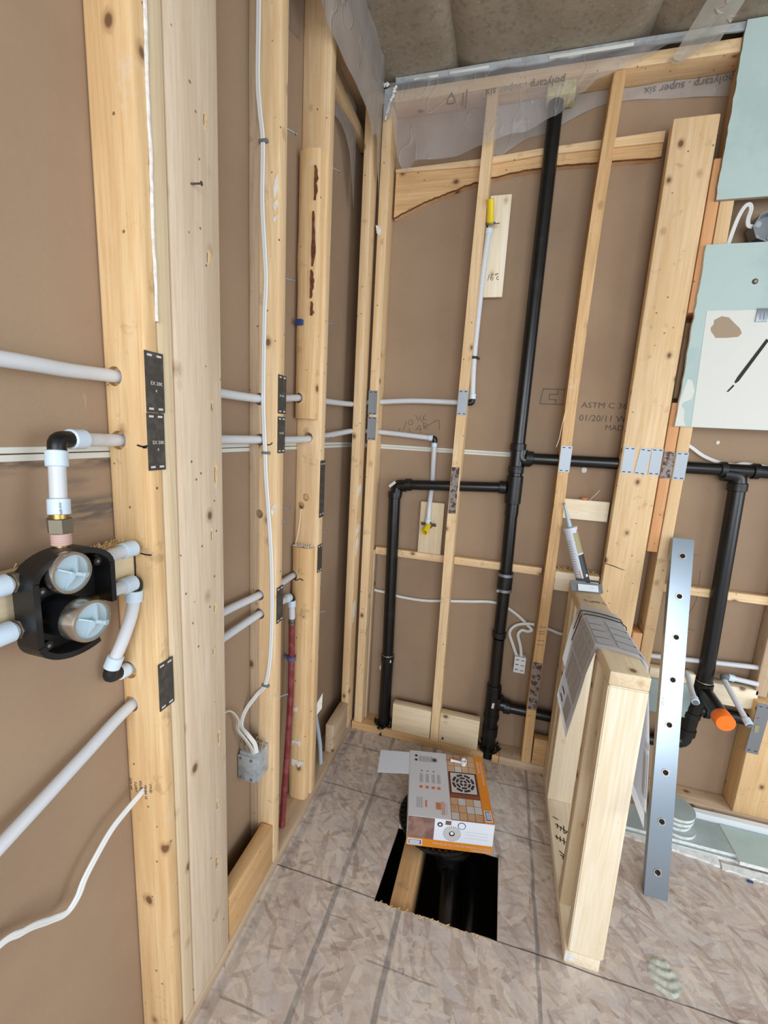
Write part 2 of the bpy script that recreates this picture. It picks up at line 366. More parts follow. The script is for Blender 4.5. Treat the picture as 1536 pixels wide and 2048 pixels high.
def text(body, size, origin, u, v, mat, parent, name='lettering', depth=.0003, sx=1.0):
    cu = bpy.data.curves.new('t', 'FONT'); cu.body = body; cu.size = size; cu.extrude = depth / 2; cu.resolution_u = 2
    ob = bpy.data.objects.new('t', cu); COL.objects.link(ob)
    me = bpy.data.meshes.new_from_object(ob.evaluated_get(bpy.context.evaluated_depsgraph_get()))
    bpy.data.objects.remove(ob); bpy.data.curves.remove(cu)
    u = V(u).normalized(); v = V(v).normalized(); n = u.cross(v)
    M = Matrix(((u.x, v.x, n.x, origin[0]), (u.y, v.y, n.y, origin[1]), (u.z, v.z, n.z, origin[2]), (0, 0, 0, 1)))
    me.transform(M @ Matrix.Diagonal((sx, 1, 1, 1))); me.name = name
    me.materials.clear(); me.materials.append(MAT[mat])
    o = bpy.data.objects.new(name, me); COL.objects.link(o)
    if parent: adopt(o, parent)
    return o
def strokes(name, mat, parent, lines, origin, u, v, wd, lift=.0006):   # pen strokes lying on a surface
    bm = bmesh.new(); u = V(u).normalized(); v = V(v).normalized(); n = u.cross(v); o = V(origin)
    for ln in lines:
        pts = [o + u * x + v * y + n * lift * .5 for x, y in ln]
        if len(pts) > 2: pts = smoothpts(pts, 4)
        sweep(bm, pts, [(-wd / 2, -lift / 2), (wd / 2, -lift / 2), (wd / 2, lift / 2), (-wd / 2, lift / 2)], up=tuple(n))
    return mk(name, bm, mat, parent)
def bore(o, cuts):                                  # cut round holes: (p0, p1, r)
    bm = bmesh.new()
    for p0, p1, r in cuts: lathe(bm, p0, V(p1) - V(p0), [(0, r), ((V(p1) - V(p0)).length, r)], 18)
    bmesh.ops.recalc_face_normals(bm, faces=bm.faces)
    me = bpy.data.meshes.new('c'); bm.to_mesh(me); bm.free()
    c = bpy.data.objects.new('c', me); COL.objects.link(c)
    par = o.parent; mpi = o.matrix_parent_inverse.copy(); o.parent = None
    md = o.modifiers.new('b', 'BOOLEAN'); md.object = c; md.operation = 'DIFFERENCE'; md.solver = 'EXACT'
    bpy.context.view_layer.update()
    nm = bpy.data.meshes.new_from_object(o.evaluated_get(bpy.context.evaluated_depsgraph_get()))
    o.modifiers.clear(); old = o.data; nm.name = old.name + '_bored'; o.data = nm
    bpy.data.objects.remove(c); bpy.data.meshes.remove(me)
    o.parent = par; o.matrix_parent_inverse = mpi
    return o
def rough_bm(bm, amp, sc, seed=0, axis=None):
    for v in bm.verts:
        d = noise.noise_vector(v.co * sc + V((seed, seed * 2, seed * 3))) * amp
        if axis is not None: d = V([d[i] if i in axis else 0 for i in range(3)])
        v.co += d

# nail (protector) plates: a stamped strip with slots, sub-part of the stud it is nailed to
def nail_plate(parent, o, u, v, w, h, mat='steel', mark=True, name='nail_plate'):
    u = V(u).normalized(); v = V(v).normalized(); n = u.cross(v); o = V(o)
    bm = bmesh.new(); prism(bm, rect(w, h), o, u, v, .0016)
    pl = mk(name, bm, mat, parent)
    bm = bmesh.new()
    for yy in (.06, .94):
        for xx in (.24, .76):
            prism(bm, [(w * xx - .005, h * yy - .0018), (w * xx + .005, h * yy - .0018), (w * xx + .005, h * yy + .0018), (w * xx - .005, h * yy + .0018)], o + n * .0016, u, v, .0004)
    s = mk('slots', bm, 'lprint' if mat == 'steel_dark' else 'dprint', parent)
    return pl
def screw(parent, p, d, ln=.016, r=.0036, mat='steel', name='screw'):
    d = V(d).normalized()
    return L(name, mat, parent, V(p) - d * .002, d, [(0, .0017), (ln - .003, .0017), (ln - .001, r), (ln, r)], 8)

# ================================================================== SETTING
XR, YF, ZC = 3.0, -3.0, 2.74
# ---- floor: two OSB sheets meeting at the seam, the back one notched for the drain
floor = struct('floor')
random.seed(3)
def jag(x0, y0, x1, y1, n, a):
    return [(x0 + (x1 - x0) * i / n + random.uniform(-a, a), y0 + (y1 - y0) * i / n + random.uniform(-a, a)) for i in range(n + 1)]
hx0, hx1, hy0, hy1 = .338, .713, -.7155, -.438
polyA = [(-.14, -.7135), (hx0, -.7135)] + jag(hx0, -.70, hx0 + .012, hy1, 6, .0008)[:] + jag(hx0 + .012, hy1, hx1, hy1, 5, .0006)[1:] + [(hx1, -.7135), (XR, -.7135), (XR, .13), (-.14, .13)]
P('subfloor_panel', 'osb', floor, polyA, (0, 0, -.018), (1, 0, 0), (0, 1, 0), .018)
front = [(-.14, YF), (XR, YF), (XR, -.7145), (hx1, -.7145)] + jag(hx1 - .002, -.717, hx0 + .004, -.722, 22, .0028) + [(hx0, -.7145), (-.14, -.7145)]
P('subfloor_panel', 'osb', floor, front, (0, 0, -.018), (1, 0, 0), (0, 1, 0), .018)
# splintered lip of the cut
bm = bmesh.new(); random.seed(11)
for i in range(60):
    t = random.random(); x = hx0 + .005 + t * .35; y = -.720 + random.uniform(-.006, .001); a = random.uniform(-.9, .9); l_ = random.uniform(.004, .012)
    d = V((math.cos(a), math.sin(a) * .6, random.uniform(-.1, .12))) * l_
    sweep(bm, [V((x, y, .0008)), V((x, y, .0012)) + d], [(-.0012, -.0003), (.0012, -.0003), (.0008, .0003), (-.0008, .0003)])
o = mk('splinters', bm, 'shav', floor); o['kind'] = 'stuff'
# ---- the dark space below with its joist
cav = struct('floor_cavity')
bm = bmesh.new(); bbox(bm, -.14, XR, YF, .13, -.46, -.45); mk('ground_below', bm, 'concrete', cav)
for a in ((-.15, -.14, YF, .13), (XR, XR + .01, YF, .13), (-.14, XR, .13, .14), (-.14, XR, YF - .01, YF)):
    B('cavity_light_block', 'concrete', cav, *a, -.46, -.019)  # added sides that block light and keep the cavity dark
jo = B('joist', wood('old', 'y'), cav, .385, .452, -2.5, -.30, -.235, -.0195, .002)
B('joist', wood('old', 'y'), cav, .80, .84, -2.5, .1, -.26, -.0195, .002)
# ---- ceiling
ceil = struct('ceiling')
def batt(x0, x1):
    bm = bmesh.new(); nx, ny = 16, 60; g = []
    for j in range(ny + 1):
        row = []
        for i in range(nx + 1):
            u = i / nx; x = x0 + (x1 - x0) * u; y = .1 + (YF - .1) * j / ny
            e = min(u, 1 - u)
            z = ZC + .030 - .030 * (1 - math.exp(-e * 24)) + .006 * noise.noise(V((x * 5, y * 5, 1)))
            row.append(bm.verts.new((x + .004 * noise.noise(V((y * 6, x0, 2))), y, z)))
        g.append(row)
    for j in range(ny):
        for i in range(nx): bm.faces.new((g[j][i], g[j][i + 1], g[j + 1][i + 1], g[j + 1][i]))
    mk('insulation_batt', bm, 'insul', ceil, True)
xs = [-.14, .285, .915, 1.53, 2.2, 3.0]
for a, b in zip(xs, xs[1:]): batt(a, b)
B('ceiling_deck', 'insul', ceil, -.14, XR, YF, .13, ZC + .045, ZC + .06)

# ---- left wall
wl = struct('wall_left')
B('gypsum_panel', 'paper', wl, -.102, -.089, YF, .10, 1.3775, 2.74)
B('gypsum_panel', 'paper_stained', wl, -.102, -.089, YF, .10, 0, 1.3765)
for z0, z1 in ((1.3782, 1.3868), (1.3665, 1.3757)):
    B('edge_tape', 'offwhite', wl, -.0892, -.0884, YF, .09, z0, z1)
B('bottom_plate', wood('dusty', 'y'), wl, -.089, 0, YF, 0, 0, .040, .003)
B('top_plate', wood('honey', 'y'), wl, -.089, 0, YF, .089, 2.662, 2.70, .002)
ZT = 2.66
def stud(parent, kind, x0, x1, y0, y1, z0=.041, z1=ZT, bev=.004, axis='z', name='stud', label=None):
    return B(name, wood(kind, axis), parent, x0, x1, y0, y1, z0, z1, bev, 2, label)
R_ = .0155
s0 = stud(wl, 'orange', -.0885, 0, -1.182, -1.1525, bev=.006, label='orange-toned old stud carrying the valve block, nearest the camera')
bore(s0, [((x, -1.2, z), (x, -1.17, z), r) for x, z, r in ((-.066, 1.506, .0165), (-.065, 1.398, .0165), (-.070, .956, .0175), (-.070, .883, .0165), (-.051, .692, .007))])
nail_plate(s0, (.0002, -1.184, 1.449), (0, 1, 0), (0, 0, 1), .040, .1, 'steel_dark')
nail_plate(s0, (.0002, -1.185, 1.3495), (0, 1, 0), (0, 0, 1), .038, .0985, 'steel_dark')
nail_plate(s0, (.0002, -1.184, .884), (0, 1, 0), (0, 0, 1), .037, .098, 'steel_dark')
for oy, oz in ((-1.176, 1.495), (-1.177, 1.395)):
    text('EX 20K', .0085, (.0019, oy + .002, oz), (0, 1, 0), (0, 0, 1), 'lprint', s0); text('4', .0075, (.0019, oy + .012, oz - .012), (0, 1, 0), (0, 0, 1), 'lprint', s0)
# marker marks and the caulk bead on the old stud
strokes('marker_mark', 'ink', s0, [[(-.024, .0), (-.012, -.002), (-.002, .0)], [(-.012, -.0035), (-.004, -.003)]], (0, -1.1824, 1.392), (1, 0, 0), (0, 0, 1), .003)
strokes('marker_mark', 'ink', s0, [[(-.042, 1.213), (-.0415, 1.18), (-.042, 1.148)]], (0, -1.1824, 0), (1, 0, 0), (0, 0, 1), .0022)
strokes('marker_mark', 'ink', s0, [[(-.028, 1.197), (-.014, 1.196), (-.004, 1.197)]], (0, -1.1824, 0), (1, 0, 0), (0, 0, 1), .0025)
bm = bmesh.new(); sweep(bm, smoothpts([(.001, -1.1545 + .001 * math.sin(i * 1.7), 1.60 + i * .055) for i in range(20)], 3), circ(.0032, 8, 1, 1)); rough_bm(bm, .0012, 120)
mk('caulk_bead', bm, 'plaster', s0, True)
for i, t in enumerate(('2X4 SPF', 'S-DRY', 'KD-HT', 'NLGA 12', 'STUD')):
    text(t, .0085, (-.085 + i * .0125, -1.1826, .712 - .006 * (i % 2)), (0, 0, -1), (1, 0, 0), 'greyink', s0)
s1 = stud(wl, 'pale', -.0885, -.0015, -1.1505, -1.1160, bev=.004, label='pale new stud between the orange stud and the wide flat board')
s2 = stud(wl, 'grey', -.038, .001, -1.1140, -.979, bev=.007, label='wide greyish flat board beside the new stud')
screw(s2, (0, -1.062, 1.855), (1, .12, 0), .024, .004, 'steel_dark')
rnd = random.Random(21)
for z in (.36, .52, .70, .93, 1.03, 1.2, 1.33, 1.47, 1.75, 1.98):
    y = -1.018 + rnd.uniform(-.010, .014); hh = rnd.uniform(.012, .035); ww = rnd.uniform(.002, .005)
    bm = bmesh.new(); prism(bm, [(y - ww * .4, z - hh), (y + ww * .6, z - hh * .3), (y + ww, z + hh * .4), (y + ww * .2, z + hh), (y - ww * .8, z + hh * .3)], (.0011, 0, 0), (0, 1, 0), (0, 0, 1), .0012)
    mk('torn_grain', bm, 'shav', s2)
    strokes('crack', 'greyink', s2, [[(y - ww, z - hh * .6), (y - ww * 1.2, z), (y - ww * .9, z + hh * .5)]], (.0011, 0, 0), (0, 1, 0), (0, 0, 1), .0009)
strokes('pencil_mark', 'greyink', s2, [[(-1.108, .0), (-1.09, .006), (-1.075, .011)]], (0, 0, 1.045), (0, 1, 0), (0, 0, 1), .0014)
# second stud, with a ripped filler strip against the gypsum
s3a = stud(wl, 'dusty', -.0888, -.058, -.741, -.709, bev=.003, label='pale ripped strip behind the cable-carrying stud')
s3 = stud(wl, 'honey', -.0575, 0, -.746, -.709, bev=.004, label='honey-coloured stud with the white cable stapled down its side')
for s in (s3, s3a):
    bore(s, [((x, -.76, z), (x, -.70, z), .0165) for x, z in ((-.056, 1.507), (-.054, 1.400), (-.055, .954), (-.053, .896))] + [((-.055, -.76, 1.194), (-.055, -.70, 1.194), .013)])
nail_plate(s3, (.0002, -.745, 1.472), (0, 1, 0), (0, 0, 1), .042, .1, 'steel_dark'); nail_plate(s3, (.0002, -.745, 1.367), (0, 1, 0), (0, 0, 1), .038, .097, 'steel_dark')
nail_plate(s3, (.0002, -.742, .872), (0, 1, 0), (0, 0, 1), .036, .11, 'steel_dark')
text('EX 20K', .0075, (.0019, -.738, 1.516), (0, 1, 0), (0, 0, 1), 'lprint', s3); text('EX 20K', .0075, (.0019, -.738, 1.418), (0, 1, 0), (0, 0, 1), 'lprint', s3)
strokes('marker_mark', 'ink', s3, [[(-.030, 1.388), (-.022, 1.388), (-.014, 1.394)]], (0, -.7464, 0), (1, 0, 0), (0, 0, 1), .003)
for z in (2.152, 1.815, 1.21, .62): screw(s3, (-.002, -.716, z), (.55, .8, 0), .03, .005)
screw(s3, (-.001, -.716, 1.172), (.8, .3, 0), .016, .007)
for z, hh in ((2.01, .055), (1.97, .025), (1.94, .016), (1.21, .035)):
    bm = bmesh.new(); random.seed(int(z * 50)); prism(bm, [(-.012 + random.uniform(-.005, .005), -hh / 2), (-.004, -hh * .1), (-.006, hh / 2), (-.013, hh * .2), (-.016, -hh * .1)], (0, -.7464, z), (1, 0, 0), (0, 0, 1), .0012)
    mk('plaster_smear', bm, 'plaster', s3)
# third stud and the two waney boards sistered to it
s4 = stud(wl, 'honey', -.0888, 0, -.461, -.4235, label='old stud behind the two round-edged boards')
bore(s4, [((x, -.47, z), (x, -.41, z), .0165) for x, z in ((-.055, 1.537), (-.046, 1.408))])
def slab(z0, z1, seed, kind):
    bm = bmesh.new(); n = 22; rings = []
    for i in range(n + 1):
        z = z0 + (z1 - z0) * i / n; w_ = .0022 * noise.noise(V((z * 6, seed, 0))); a = .003 * noise.noise(V((z * 9, seed, 4)))
        yn = -.4975 + w_ * .6
        pr = [(-.085 + a, -.4625), (-.086 + a, yn + .018), (-.078 + a, yn + .006), (-.062, yn), (-.028, yn), (-.014 + w_, yn + .004), (-.009 + w_, yn + .016), (-.010, -.4625)]
        rings.append([bm.verts.new((x, y, z)) for x, y in pr])
    m = len(rings[0])
    for r0, r1 in zip(rings, rings[1:]):
        for i in range(m): bm.faces.new((r0[i], r0[(i + 1) % m], r1[(i + 1) % m], r1[i]))
    bm.faces.new(rings[0][::-1]); bm.faces.new(rings[-1]); return bm
sl1 = mk('sister_board', slab(1.468, 2.238, 1, 'orange'), wood('orange', 'z'), wl, True, 'round-edged upper sister board with bark streaks')
sl2 = mk('sister_board', slab(.041, 1.035, 5, 'honey'), wood('orange', 'z'), wl, True, 'round-edged lower sister board with a sawn top')
bore(sl1, [((-.069, -.51, 1.532), (-.06, -.41, 1.532), .0165)])
bore(sl2, [((-.077, -.51, .931), (-.06, -.41, .931), .0165)])
for (z0, z1, xa, seed) in ((2.10, 2.19, -.026, 1), (1.92, 2.07, -.030, 2), (1.83, 1.91, -.032, 3), (1.78, 1.82, -.029, 4)):
    bm = bmesh.new(); n = 8; rnd = random.Random(seed)
    pl = [(xa + rnd.uniform(-.001, .001), z0 + (z1 - z0) * i / n) for i in range(n + 1)] + [(xa + .004 + rnd.uniform(.002, .012) * math.sin(math.pi * (i + .5) / (n + 1)), z0 + (z1 - z0) * i / n) for i in range(n, -1, -1)]
    prism(bm, pl, (0, -.4992, 0), (1, 0, 0), (0, 0, 1), .0022); mk('bark_streak', bm, 'bark', sl1)
bm = bmesh.new(); rnd = random.Random(4)
for i in range(60):
    x = rnd.uniform(-.083, -.014); y = rnd.uniform(-.494, -.464); a = rnd.uniform(0, 6.3)
    sweep(bm, [V((x, y, 1.036)), V((x + .008 * math.cos(a), y + .008 * math.sin(a), 1.036 + rnd.uniform(.002, .008)))], [(-.0018, -.0004), (.0018, -.0004), (.0012, .0006), (-.0012, .0004)])
mk('sawdust', bm, 'plaster', sl2)['kind'] = 'stuff'
bm = bmesh.new(); prism(bm, [(-.077, 0), (-.06, -.006), (-.045, .002), (-.034, -.003), (-.034, .001), (-.045, .005), (-.06, -.002), (-.07, .003)], (0, -.499, .922), (1, 0, 0), (0, 0, 1), .001); mk('split', bm, 'dprint', sl2)
# worn foot of the lower board and plaster bits
for z, wd in ((.20, .05), (.285, .035), (.42, .02)):
    bm = bmesh.new(); rnd = random.Random(int(z * 100)); k = 7
    prism(bm, [(-.066 + wd * i / k, rnd.uniform(.004, .014)) for i in range(k + 1)] + [(-.066 + wd * i / k, -rnd.uniform(.002, .02)) for i in range(k, -1, -1)], (0, -.4985, z), (1, 0, 0), (0, 0, 1), .0012); mk('plaster_smear', bm, 'plaster', sl2)
bore(s4, [((-.05, -.47, 1.205), (-.05, -.44, 1.205), .013), ((-.067, -.47, 1.175), (-.067, -.44, 1.175), .013)])
nail_plate(s4, (.0002, -.459, 1.138), (0, 1, 0), (0, 0, 1), .037, .196, 'steel_dark'); nail_plate(s4, (.0002, -.462, .941), (0, 1, 0), (0, 0, 1), .036, .1, 'steel_dark')
for z in (2.221, 1.777, 1.41, 1.08, .78): screw(s4, (-.002, -.428, z), (.55, .8, 0), .028, .0045)
bm = bmesh.new(); sweep(bm, smoothpts([(-.062, -.468, 1.165), (-.063, -.474, 1.12), (-.07, -.474, 1.075), (-.078, -.474, 1.04)], 4), [(-.004, -.0008), (.004, -.0008), (.003, .0008), (-.003, .0008)]); mk('splinter', bm, wood('pale', 'z'), s4)
# corner stud of the left wall, low blocking between studs
s5 = stud(wl, 'honey', -.036, 0, -.060, .012, label='corner stud of the left wall with plaster smears')
for z, h in ((1.188, .055), (.935, .085), (.627, .10), (1.01, .05)):
    bm = bmesh.new(); rnd = random.Random(int(z * 77)); prism(bm, [(-.050 + rnd.uniform(-.004, .004), -h / 2), (-.028, -h * .2), (-.020, h * .2), (-.033, h / 2), (-.050, h * .25), (-.054, -h * .1)], (.0002, 0, z), (0, 1, 0), (0, 0, 1), .0022); mk('plaster_smear', bm, 'plaster', s5)
for z in (2.0, 1.9, 1.46): strokes('pencil_mark', 'greyink', s5, [[(-.024, 0), (-.012, .001)]], (0, -.0604, z), (1, 0, 0), (0, 0, 1), .0012)
B('blocking', wood('old', 'y'), wl, -.040, -.001, -.975, -.748, .0415, .187, .003, label='pale block low between the wide board and the second stud')
B('blocking', wood('dusty', 'y'), wl, -.040, -.001, -.234, -.062, .0415, .176, .003, label='dusty block low in the corner bay')
B('blocking', wood('honey', 'y'), wl, -.0885, -.055, -.42, .05, 2.535, 2.575, .003)
vb = B('valve_block', wood('pale', 'y'), wl, -.082, -.042, -2.2, -1.1835, 1.128, 1.214, .003, label='pale horizontal board behind the shower valve')
bm = bmesh.new(); rnd = random.Random(9)
for i in range(420):
    t = rnd.random(); y = -1.19 - .33 * t ** 1.2; x = rnd.uniform(-.080, -.044); a = rnd.uniform(0, 6.3); l_ = rnd.uniform(.002, .006)
    if t > .35 and rnd.random() < .5: continue
    sweep(bm, [V((x, y, 1.2145)), V((x + l_ * math.cos(a), y + l_ * math.sin(a), 1.2145 + rnd.uniform(.0005, .006)))], [(-.0011, -.0004), (.0011, -.0004), (0, .0006)])
mk('wood_shavings', bm, 'shav', vb)['kind'] = 'stuff'

# ---- back wall
wb = struct('wall_back')
B('gypsum_panel', 'paper', wb, -.10, XR, .0892, .102, 1.3775, 2.74)
B('gypsum_panel', 'paper', wb, -.10, XR, .0892, .102, 0, 1.3765)
for z0, z1 in ((1.3782, 1.3862), (1.3675, 1.3757)): B('edge_tape', 'offwhite', wb, -.089, .64, .0884, .0892, z0, z1)
B('bottom_plate', wood('dusty', 'x'), wb, .705, XR, 0, .089, 0, .040, .003)
bp = B('bottom_plate', wood('old', 'x'), wb, 0.002, .704, 0, .089, 0, .040, .003)
bore(bp, [((.150, .04, -.01), (.150, .04, .06), .036), ((.655, .04, -.01), (.655, .04, .06), .045)])
tp = B('top_plate', wood('honey', 'x'), wb, 0.002, XR, 0, .089, 2.662, 2.70, .002)
s = stud(wb, 'honey', .013, .052, 0, .089, label='corner stud of the back wall with two silver nail plates')
bore(s, [((-.01, .045, z), (.07, .045, z), .0135) for z in (1.566, 1.440)])
nail_plate(s, (.011, -.0002, 1.510), (1, 0, 0), (0, 0, 1), .038, .1); nail_plate(s, (.012, -.0002, 1.404), (1, 0, 0), (0, 0, 1), .038, .098)
P('torn_paper', 'plaster', s, [(-.006, -.012), (.008, -.022), (.012, -.004), (.004, .012), (-.012, .018)], (.019, -.001, 2.228), (1, 0, 0), (0, 0, 1), .0015)
for z in (2.05, 1.96, 1.2, .93, .84, .53, .33): screw(s, (.032, .004, z), (0, -1, 0), .0045, .0035, 'steel_dark', 'nail_head')
B('filler_strip', wood('dusty', 'z'), wb, .053, .062, .045, .0885, .041, .905, .001)
# stud with the water stubs
def bowed(parent, kind, pts, w_, y0, y1, label):
    bm = bmesh.new(); rings = []
    for (x, z) in pts: rings.append([bm.verts.new(c) for c in ((x, y0, z), (x + w_, y0, z), (x + w_, y1, z), (x, y1, z))])
    for r0, r1 in zip(rings, rings[1:]):
        for i in range(4): bm.faces.new((r0[i], r0[(i + 1) % 4], r1[(i + 1) % 4], r1[i]))
    bm.faces.new(rings[0][::-1]); bm.faces.new(rings[-1])
    es = [e for e in bm.edges if abs((e.verts[0].co - e.verts[1].co).normalized().z) > .9]
    bmesh.ops.bevel(bm, geom=es, offset=.003, segments=2, affect='EDGES')
    return mk('stud', bm, wood(kind, 'z'), parent, True, label)
sB = bowed(wb, 'honey', [(.389, .041), (.388, .5), (.384, 1.0), (.387, 1.5), (.392, 2.0), (.399, 2.48), (.401, 2.66)], .038, 0, .0885, 'back-wall stud beside the yellow pipe stubs')
bore(sB, [((.37, .045, 1.577), (.45, .045, 1.577), .0135), ((.37, .045, 1.24), (.45, .045, 1.24), .027)])
nail_plate(sB, (.389, -.0002, 1.524), (1, 0, 0), (0, 0, 1), .037, .099); nail_plate(sB, (.387, -.0002, 1.119), (1, 0, 0), (0, 0, 1), .031, .195, 'rust')
for z in (2.20, 1.80, 1.60, 1.34, .98, .83, .64, .42, .20, .165): screw(sB, (.404, .004, z), (0, -1, 0), .0045, .0035, 'steel_dark', 'nail_head')
sC = bowed(wb, 'old', [(.799, .041), (.795, .3), (.797, 1.0), (.798, 1.2), (.794, 1.6), (.796, 2.1), (.80, 2.3), (.812, 2.66)], .039, 0, .0885, 'worn back-wall stud under the single bright nail plate')
bore(sC, [((.78, .045, 1.368), (.86, .045, 1.368), .026), ((.78, .045, .258), (.86, .045, .258), .028)])
nail_plate(sC, (.798, -.0002, 1.326), (1, 0, 0), (0, 0, 1), .040, .1); nail_plate(sC, (.797, -.0002, .30), (1, 0, 0), (0, 0, 1), .036, .22, 'rust')
for z in (2.27, 1.84, 1.57, 1.10, .86, .62): screw(sC, (.815, .004, z), (0, -1, 0), .0045, .0035, 'steel_dark', 'nail_head')
bm = bmesh.new(); sweep(bm, smoothpts([(.797, -.001, 1.56), (.790, -.003, 1.50), (.786, -.004, 1.45), (.779, -.006, 1.42)], 4), [(-.004, -.001), (.004, -.001), (.003, .001), (-.003, .001)]); mk('splinter', bm, wood('pale', 'z'), sC)
strokes('pencil_mark', 'greyink', sC, [[(.802, z), (.828, z + .002)] for z in (.60, .62, .65, .66, .68)], (0, -.0004, 0), (1, 0, 0), (0, 0, 1), .0016)
sW = stud(wb, 'honey', 1.011, 1.146, 0, .038, .041, 2.50, .006, label='wide flat board with long grain and screw heads')
for x, z in ((1.03, 2.44), (1.035, 2.23), (1.06, 1.87), (1.045, 1.56), (1.04, 1.24), (1.045, 1.0), (1.04, .86), (1.03, 1.18)): screw(sW, (x, .003, z), (0, -1, 0), .004, .005)
for x, z in ((1.10, 2.3), (1.07, 2.33), (1.085, 2.1), (1.10, 2.05), (1.10, 1.95), (1.09, 1.86), (1.09, 1.80), (1.115, 1.28), (1.12, 1.2), (1.125, 1.1), (1.06, .93), (1.065, .90)): screw(sW, (x, .003, z), (0, -1, 0), .0035, .003, 'dprint', 'nail_hole')
bm = bmesh.new(); prism(bm, [(.0, 0), (.03, -.006), (.06, -.016), (.075, -.019), (.062, -.019), (.03, -.010), (0, -.003)], (1.013, -.0002, .985), (1, 0, 0), (0, 0, 1), .0006); mk('saw_cut', bm, 'dprint', sW)
bore(sW, [((1.0, .045, 1.37), (1.16, .045, 1.37), .02)])
for x, dz, tl, mt in ((1.017, -.001, 0, 'steel'), (1.061, 0, .10, 'steel'), (1.108, 0, 0, 'steel')): nail_plate(sW, (x, -.0002, 1.338), (1, 0, -tl), (tl, 0, 1), .037, .098, mt)
s6 = stud(wb, 'reddish', 1.148, 1.183, .0, .089, 1.05, 1.60, .003, label='short reddish stud piece left of the narrow strip')
bore(s6, [((1.13, .045, 1.37), (1.2, .045, 1.37), .025)])
nail_plate(s6, (1.150, -.0002, 1.329), (1, 0, 0), (0, 0, 1), .034, .098, 'rust')
stud(wb, 'reddish', 1.148, 1.183, .0, .089, 1.90, 2.37, .003, label='short reddish stud piece above the dark gap')
stud(wb, 'reddish', 1.148, 1.183, .0, .089, .041, .72, .003, label='short reddish stud piece low behind the half wall')
s7 = stud(wb, 'honey', 1.186, 1.226, .0, .089, .041, 2.66, .003, label='narrow honey stud at the edge of the pale board')
bore(s7, [((1.17, .045, 1.37), (1.24, .045, 1.37), .025)])
nail_plate(s7, (1.189, -.0002, 1.328), (1, 0, 0), (0, 0, 1), .038, .1)
for z in (1.0, .89, .77): screw(s7, (1.205, .003, z), (0, -1, 0), .004, .005)
B('old_framing', wood('dusty', 'z'), wb, 1.165, 1.180, .05, .088, 1.62, 1.88, .001)
# right-hand post and its strap
s8 = stud(wb, 'orange', 1.600, 1.75, .0, .0885, .041, .52, .004, label='orange post at the right edge under the grey strap')
stud(wb, 'dusty', 1.60, 1.64, .03, .0885, .53, 2.66, .004, label='dusty stud at the right edge above the post')
nail_plate(s8, (1.594, -.0004, .31), (1, 0, -.03), (.03, 0, 1), .042, .21, 'steel', name='strap_plate')
P('sticker', 'tubegold', s8, rect(.014, .03), (1.606, -.0026, .40), (1, 0, 0), (0, 0, 1), .0004)
strokes('red_mark', 'red', s8, [[(0, 0), (.008, .008)], [(0, .006), (.009, .002)]], (1.605, -.0022, .455), (1, 0, 0), (0, 0, 1), .002)
# horizontal pieces
for x0, x1 in ((.062, .383), (.424, .790), (1.227, 1.599)): B('nailer', wood('honey', 'x'), wb, x0, x1, .051, .0888, .885, .918, .002)
for x0, x1, zt, k in ((.203, .386, .182, 'pale'), (.428, .606, .187, 'pale'), (.842, .99, .165, 'old')): B('blocking', wood(k, 'x'), wb, x0, x1, .001, .040, .0415, zt, .002)
strokes('pencil_mark', 'ink', wb, [[(0, 0), (.003, .012), (.006, .001)]], (.445, .0006, .055), (1, 0, 0), (0, 0, 1), .004)
B('backing_block', wood('new', 'x'), wb, .841, 1.008, .05, .088, 1.138, 1.218, .002, label='fresh white pine block above the sealant tube')
b3 = B('backing_block', wood('new', 'x'), wb, .841, 1.008, .03, .088, .838, .918, .002, label='pale block with shavings behind the sealant tube')
bm = bmesh.new(); rnd = random.Random(2)
for i in range(160):
    x = rnd.uniform(.845, 1.005); y = rnd.uniform(.03, .086); a = rnd.uniform(0, 6.3); l_ = rnd.uniform(.004, .012)
    sweep(bm, [V((x, y, .919)), V((x + l_ * math.cos(a), y + l_ * math.sin(a), .919 + rnd.uniform(.001, .012)))], [(-.002, -.0004), (.002, -.0004), (0, .0006)])
mk('wood_shavings', bm, 'shav', b3)['kind'] = 'stuff'
B('backing_block', wood('new', 'x'), wb, 1.455, 1.612, .03, .068, .470, .552, .002, label='pale block carrying the right-hand water stub')
B('backing_block', wood('new', 'x'), wb, 1.24, 1.40, .03, .068, .50, .572, .002, label='pale block behind the aluminium bar')
pb = B('backing_board', wood('new', 'z'), wb, .441, .519, .058, .070, 1.985, 2.345, .001, label='thin pale board with a pencilled note behind the upper yellow stub')
strokes('handwriting', 'ink', pb, [[(0, 0), (.004, .022)], [(.019, .024), (.010, .012), (.012, .002), (.019, .004), (.018, .011), (.011, .010)], [(.028, .018), (.034, .026)], [(.024, .021), (.038, .024)], [(.040, .014), (.034, .012), (.034, .004), (.042, .004)]], (.459, .0576, 2.045), (1, 0, 0), (0, 0, 1), .0016)
pb2 = B('backing_board', wood('pale', 'z'), wb, .258, .362, .0525, .088, .919, 1.150, .002, label='rough pale board behind the lower yellow stub')
cr = bmesh.new(); bmesh.ops.create_icosphere(cr, subdivisions=2, radius=.008, matrix=Matrix.Translation((.918, .062, 1.223)) @ Matrix.Diagonal((1.8, 1, .7, 1))); rough_bm(cr, .003, 90); mk('foam_crumb', cr, 'orangered', wb)
bm = bmesh.new(); sweep(bm, [V((.935, .06, 1.218)), V((.952, .045, 1.245)), V((.962, .04, 1.262))], [(-.0022, -.0008), (.0022, -.0008), (.0015, .0008), (-.0015, .0008)]); mk('splinter', bm, wood('new', 'z'), wb)
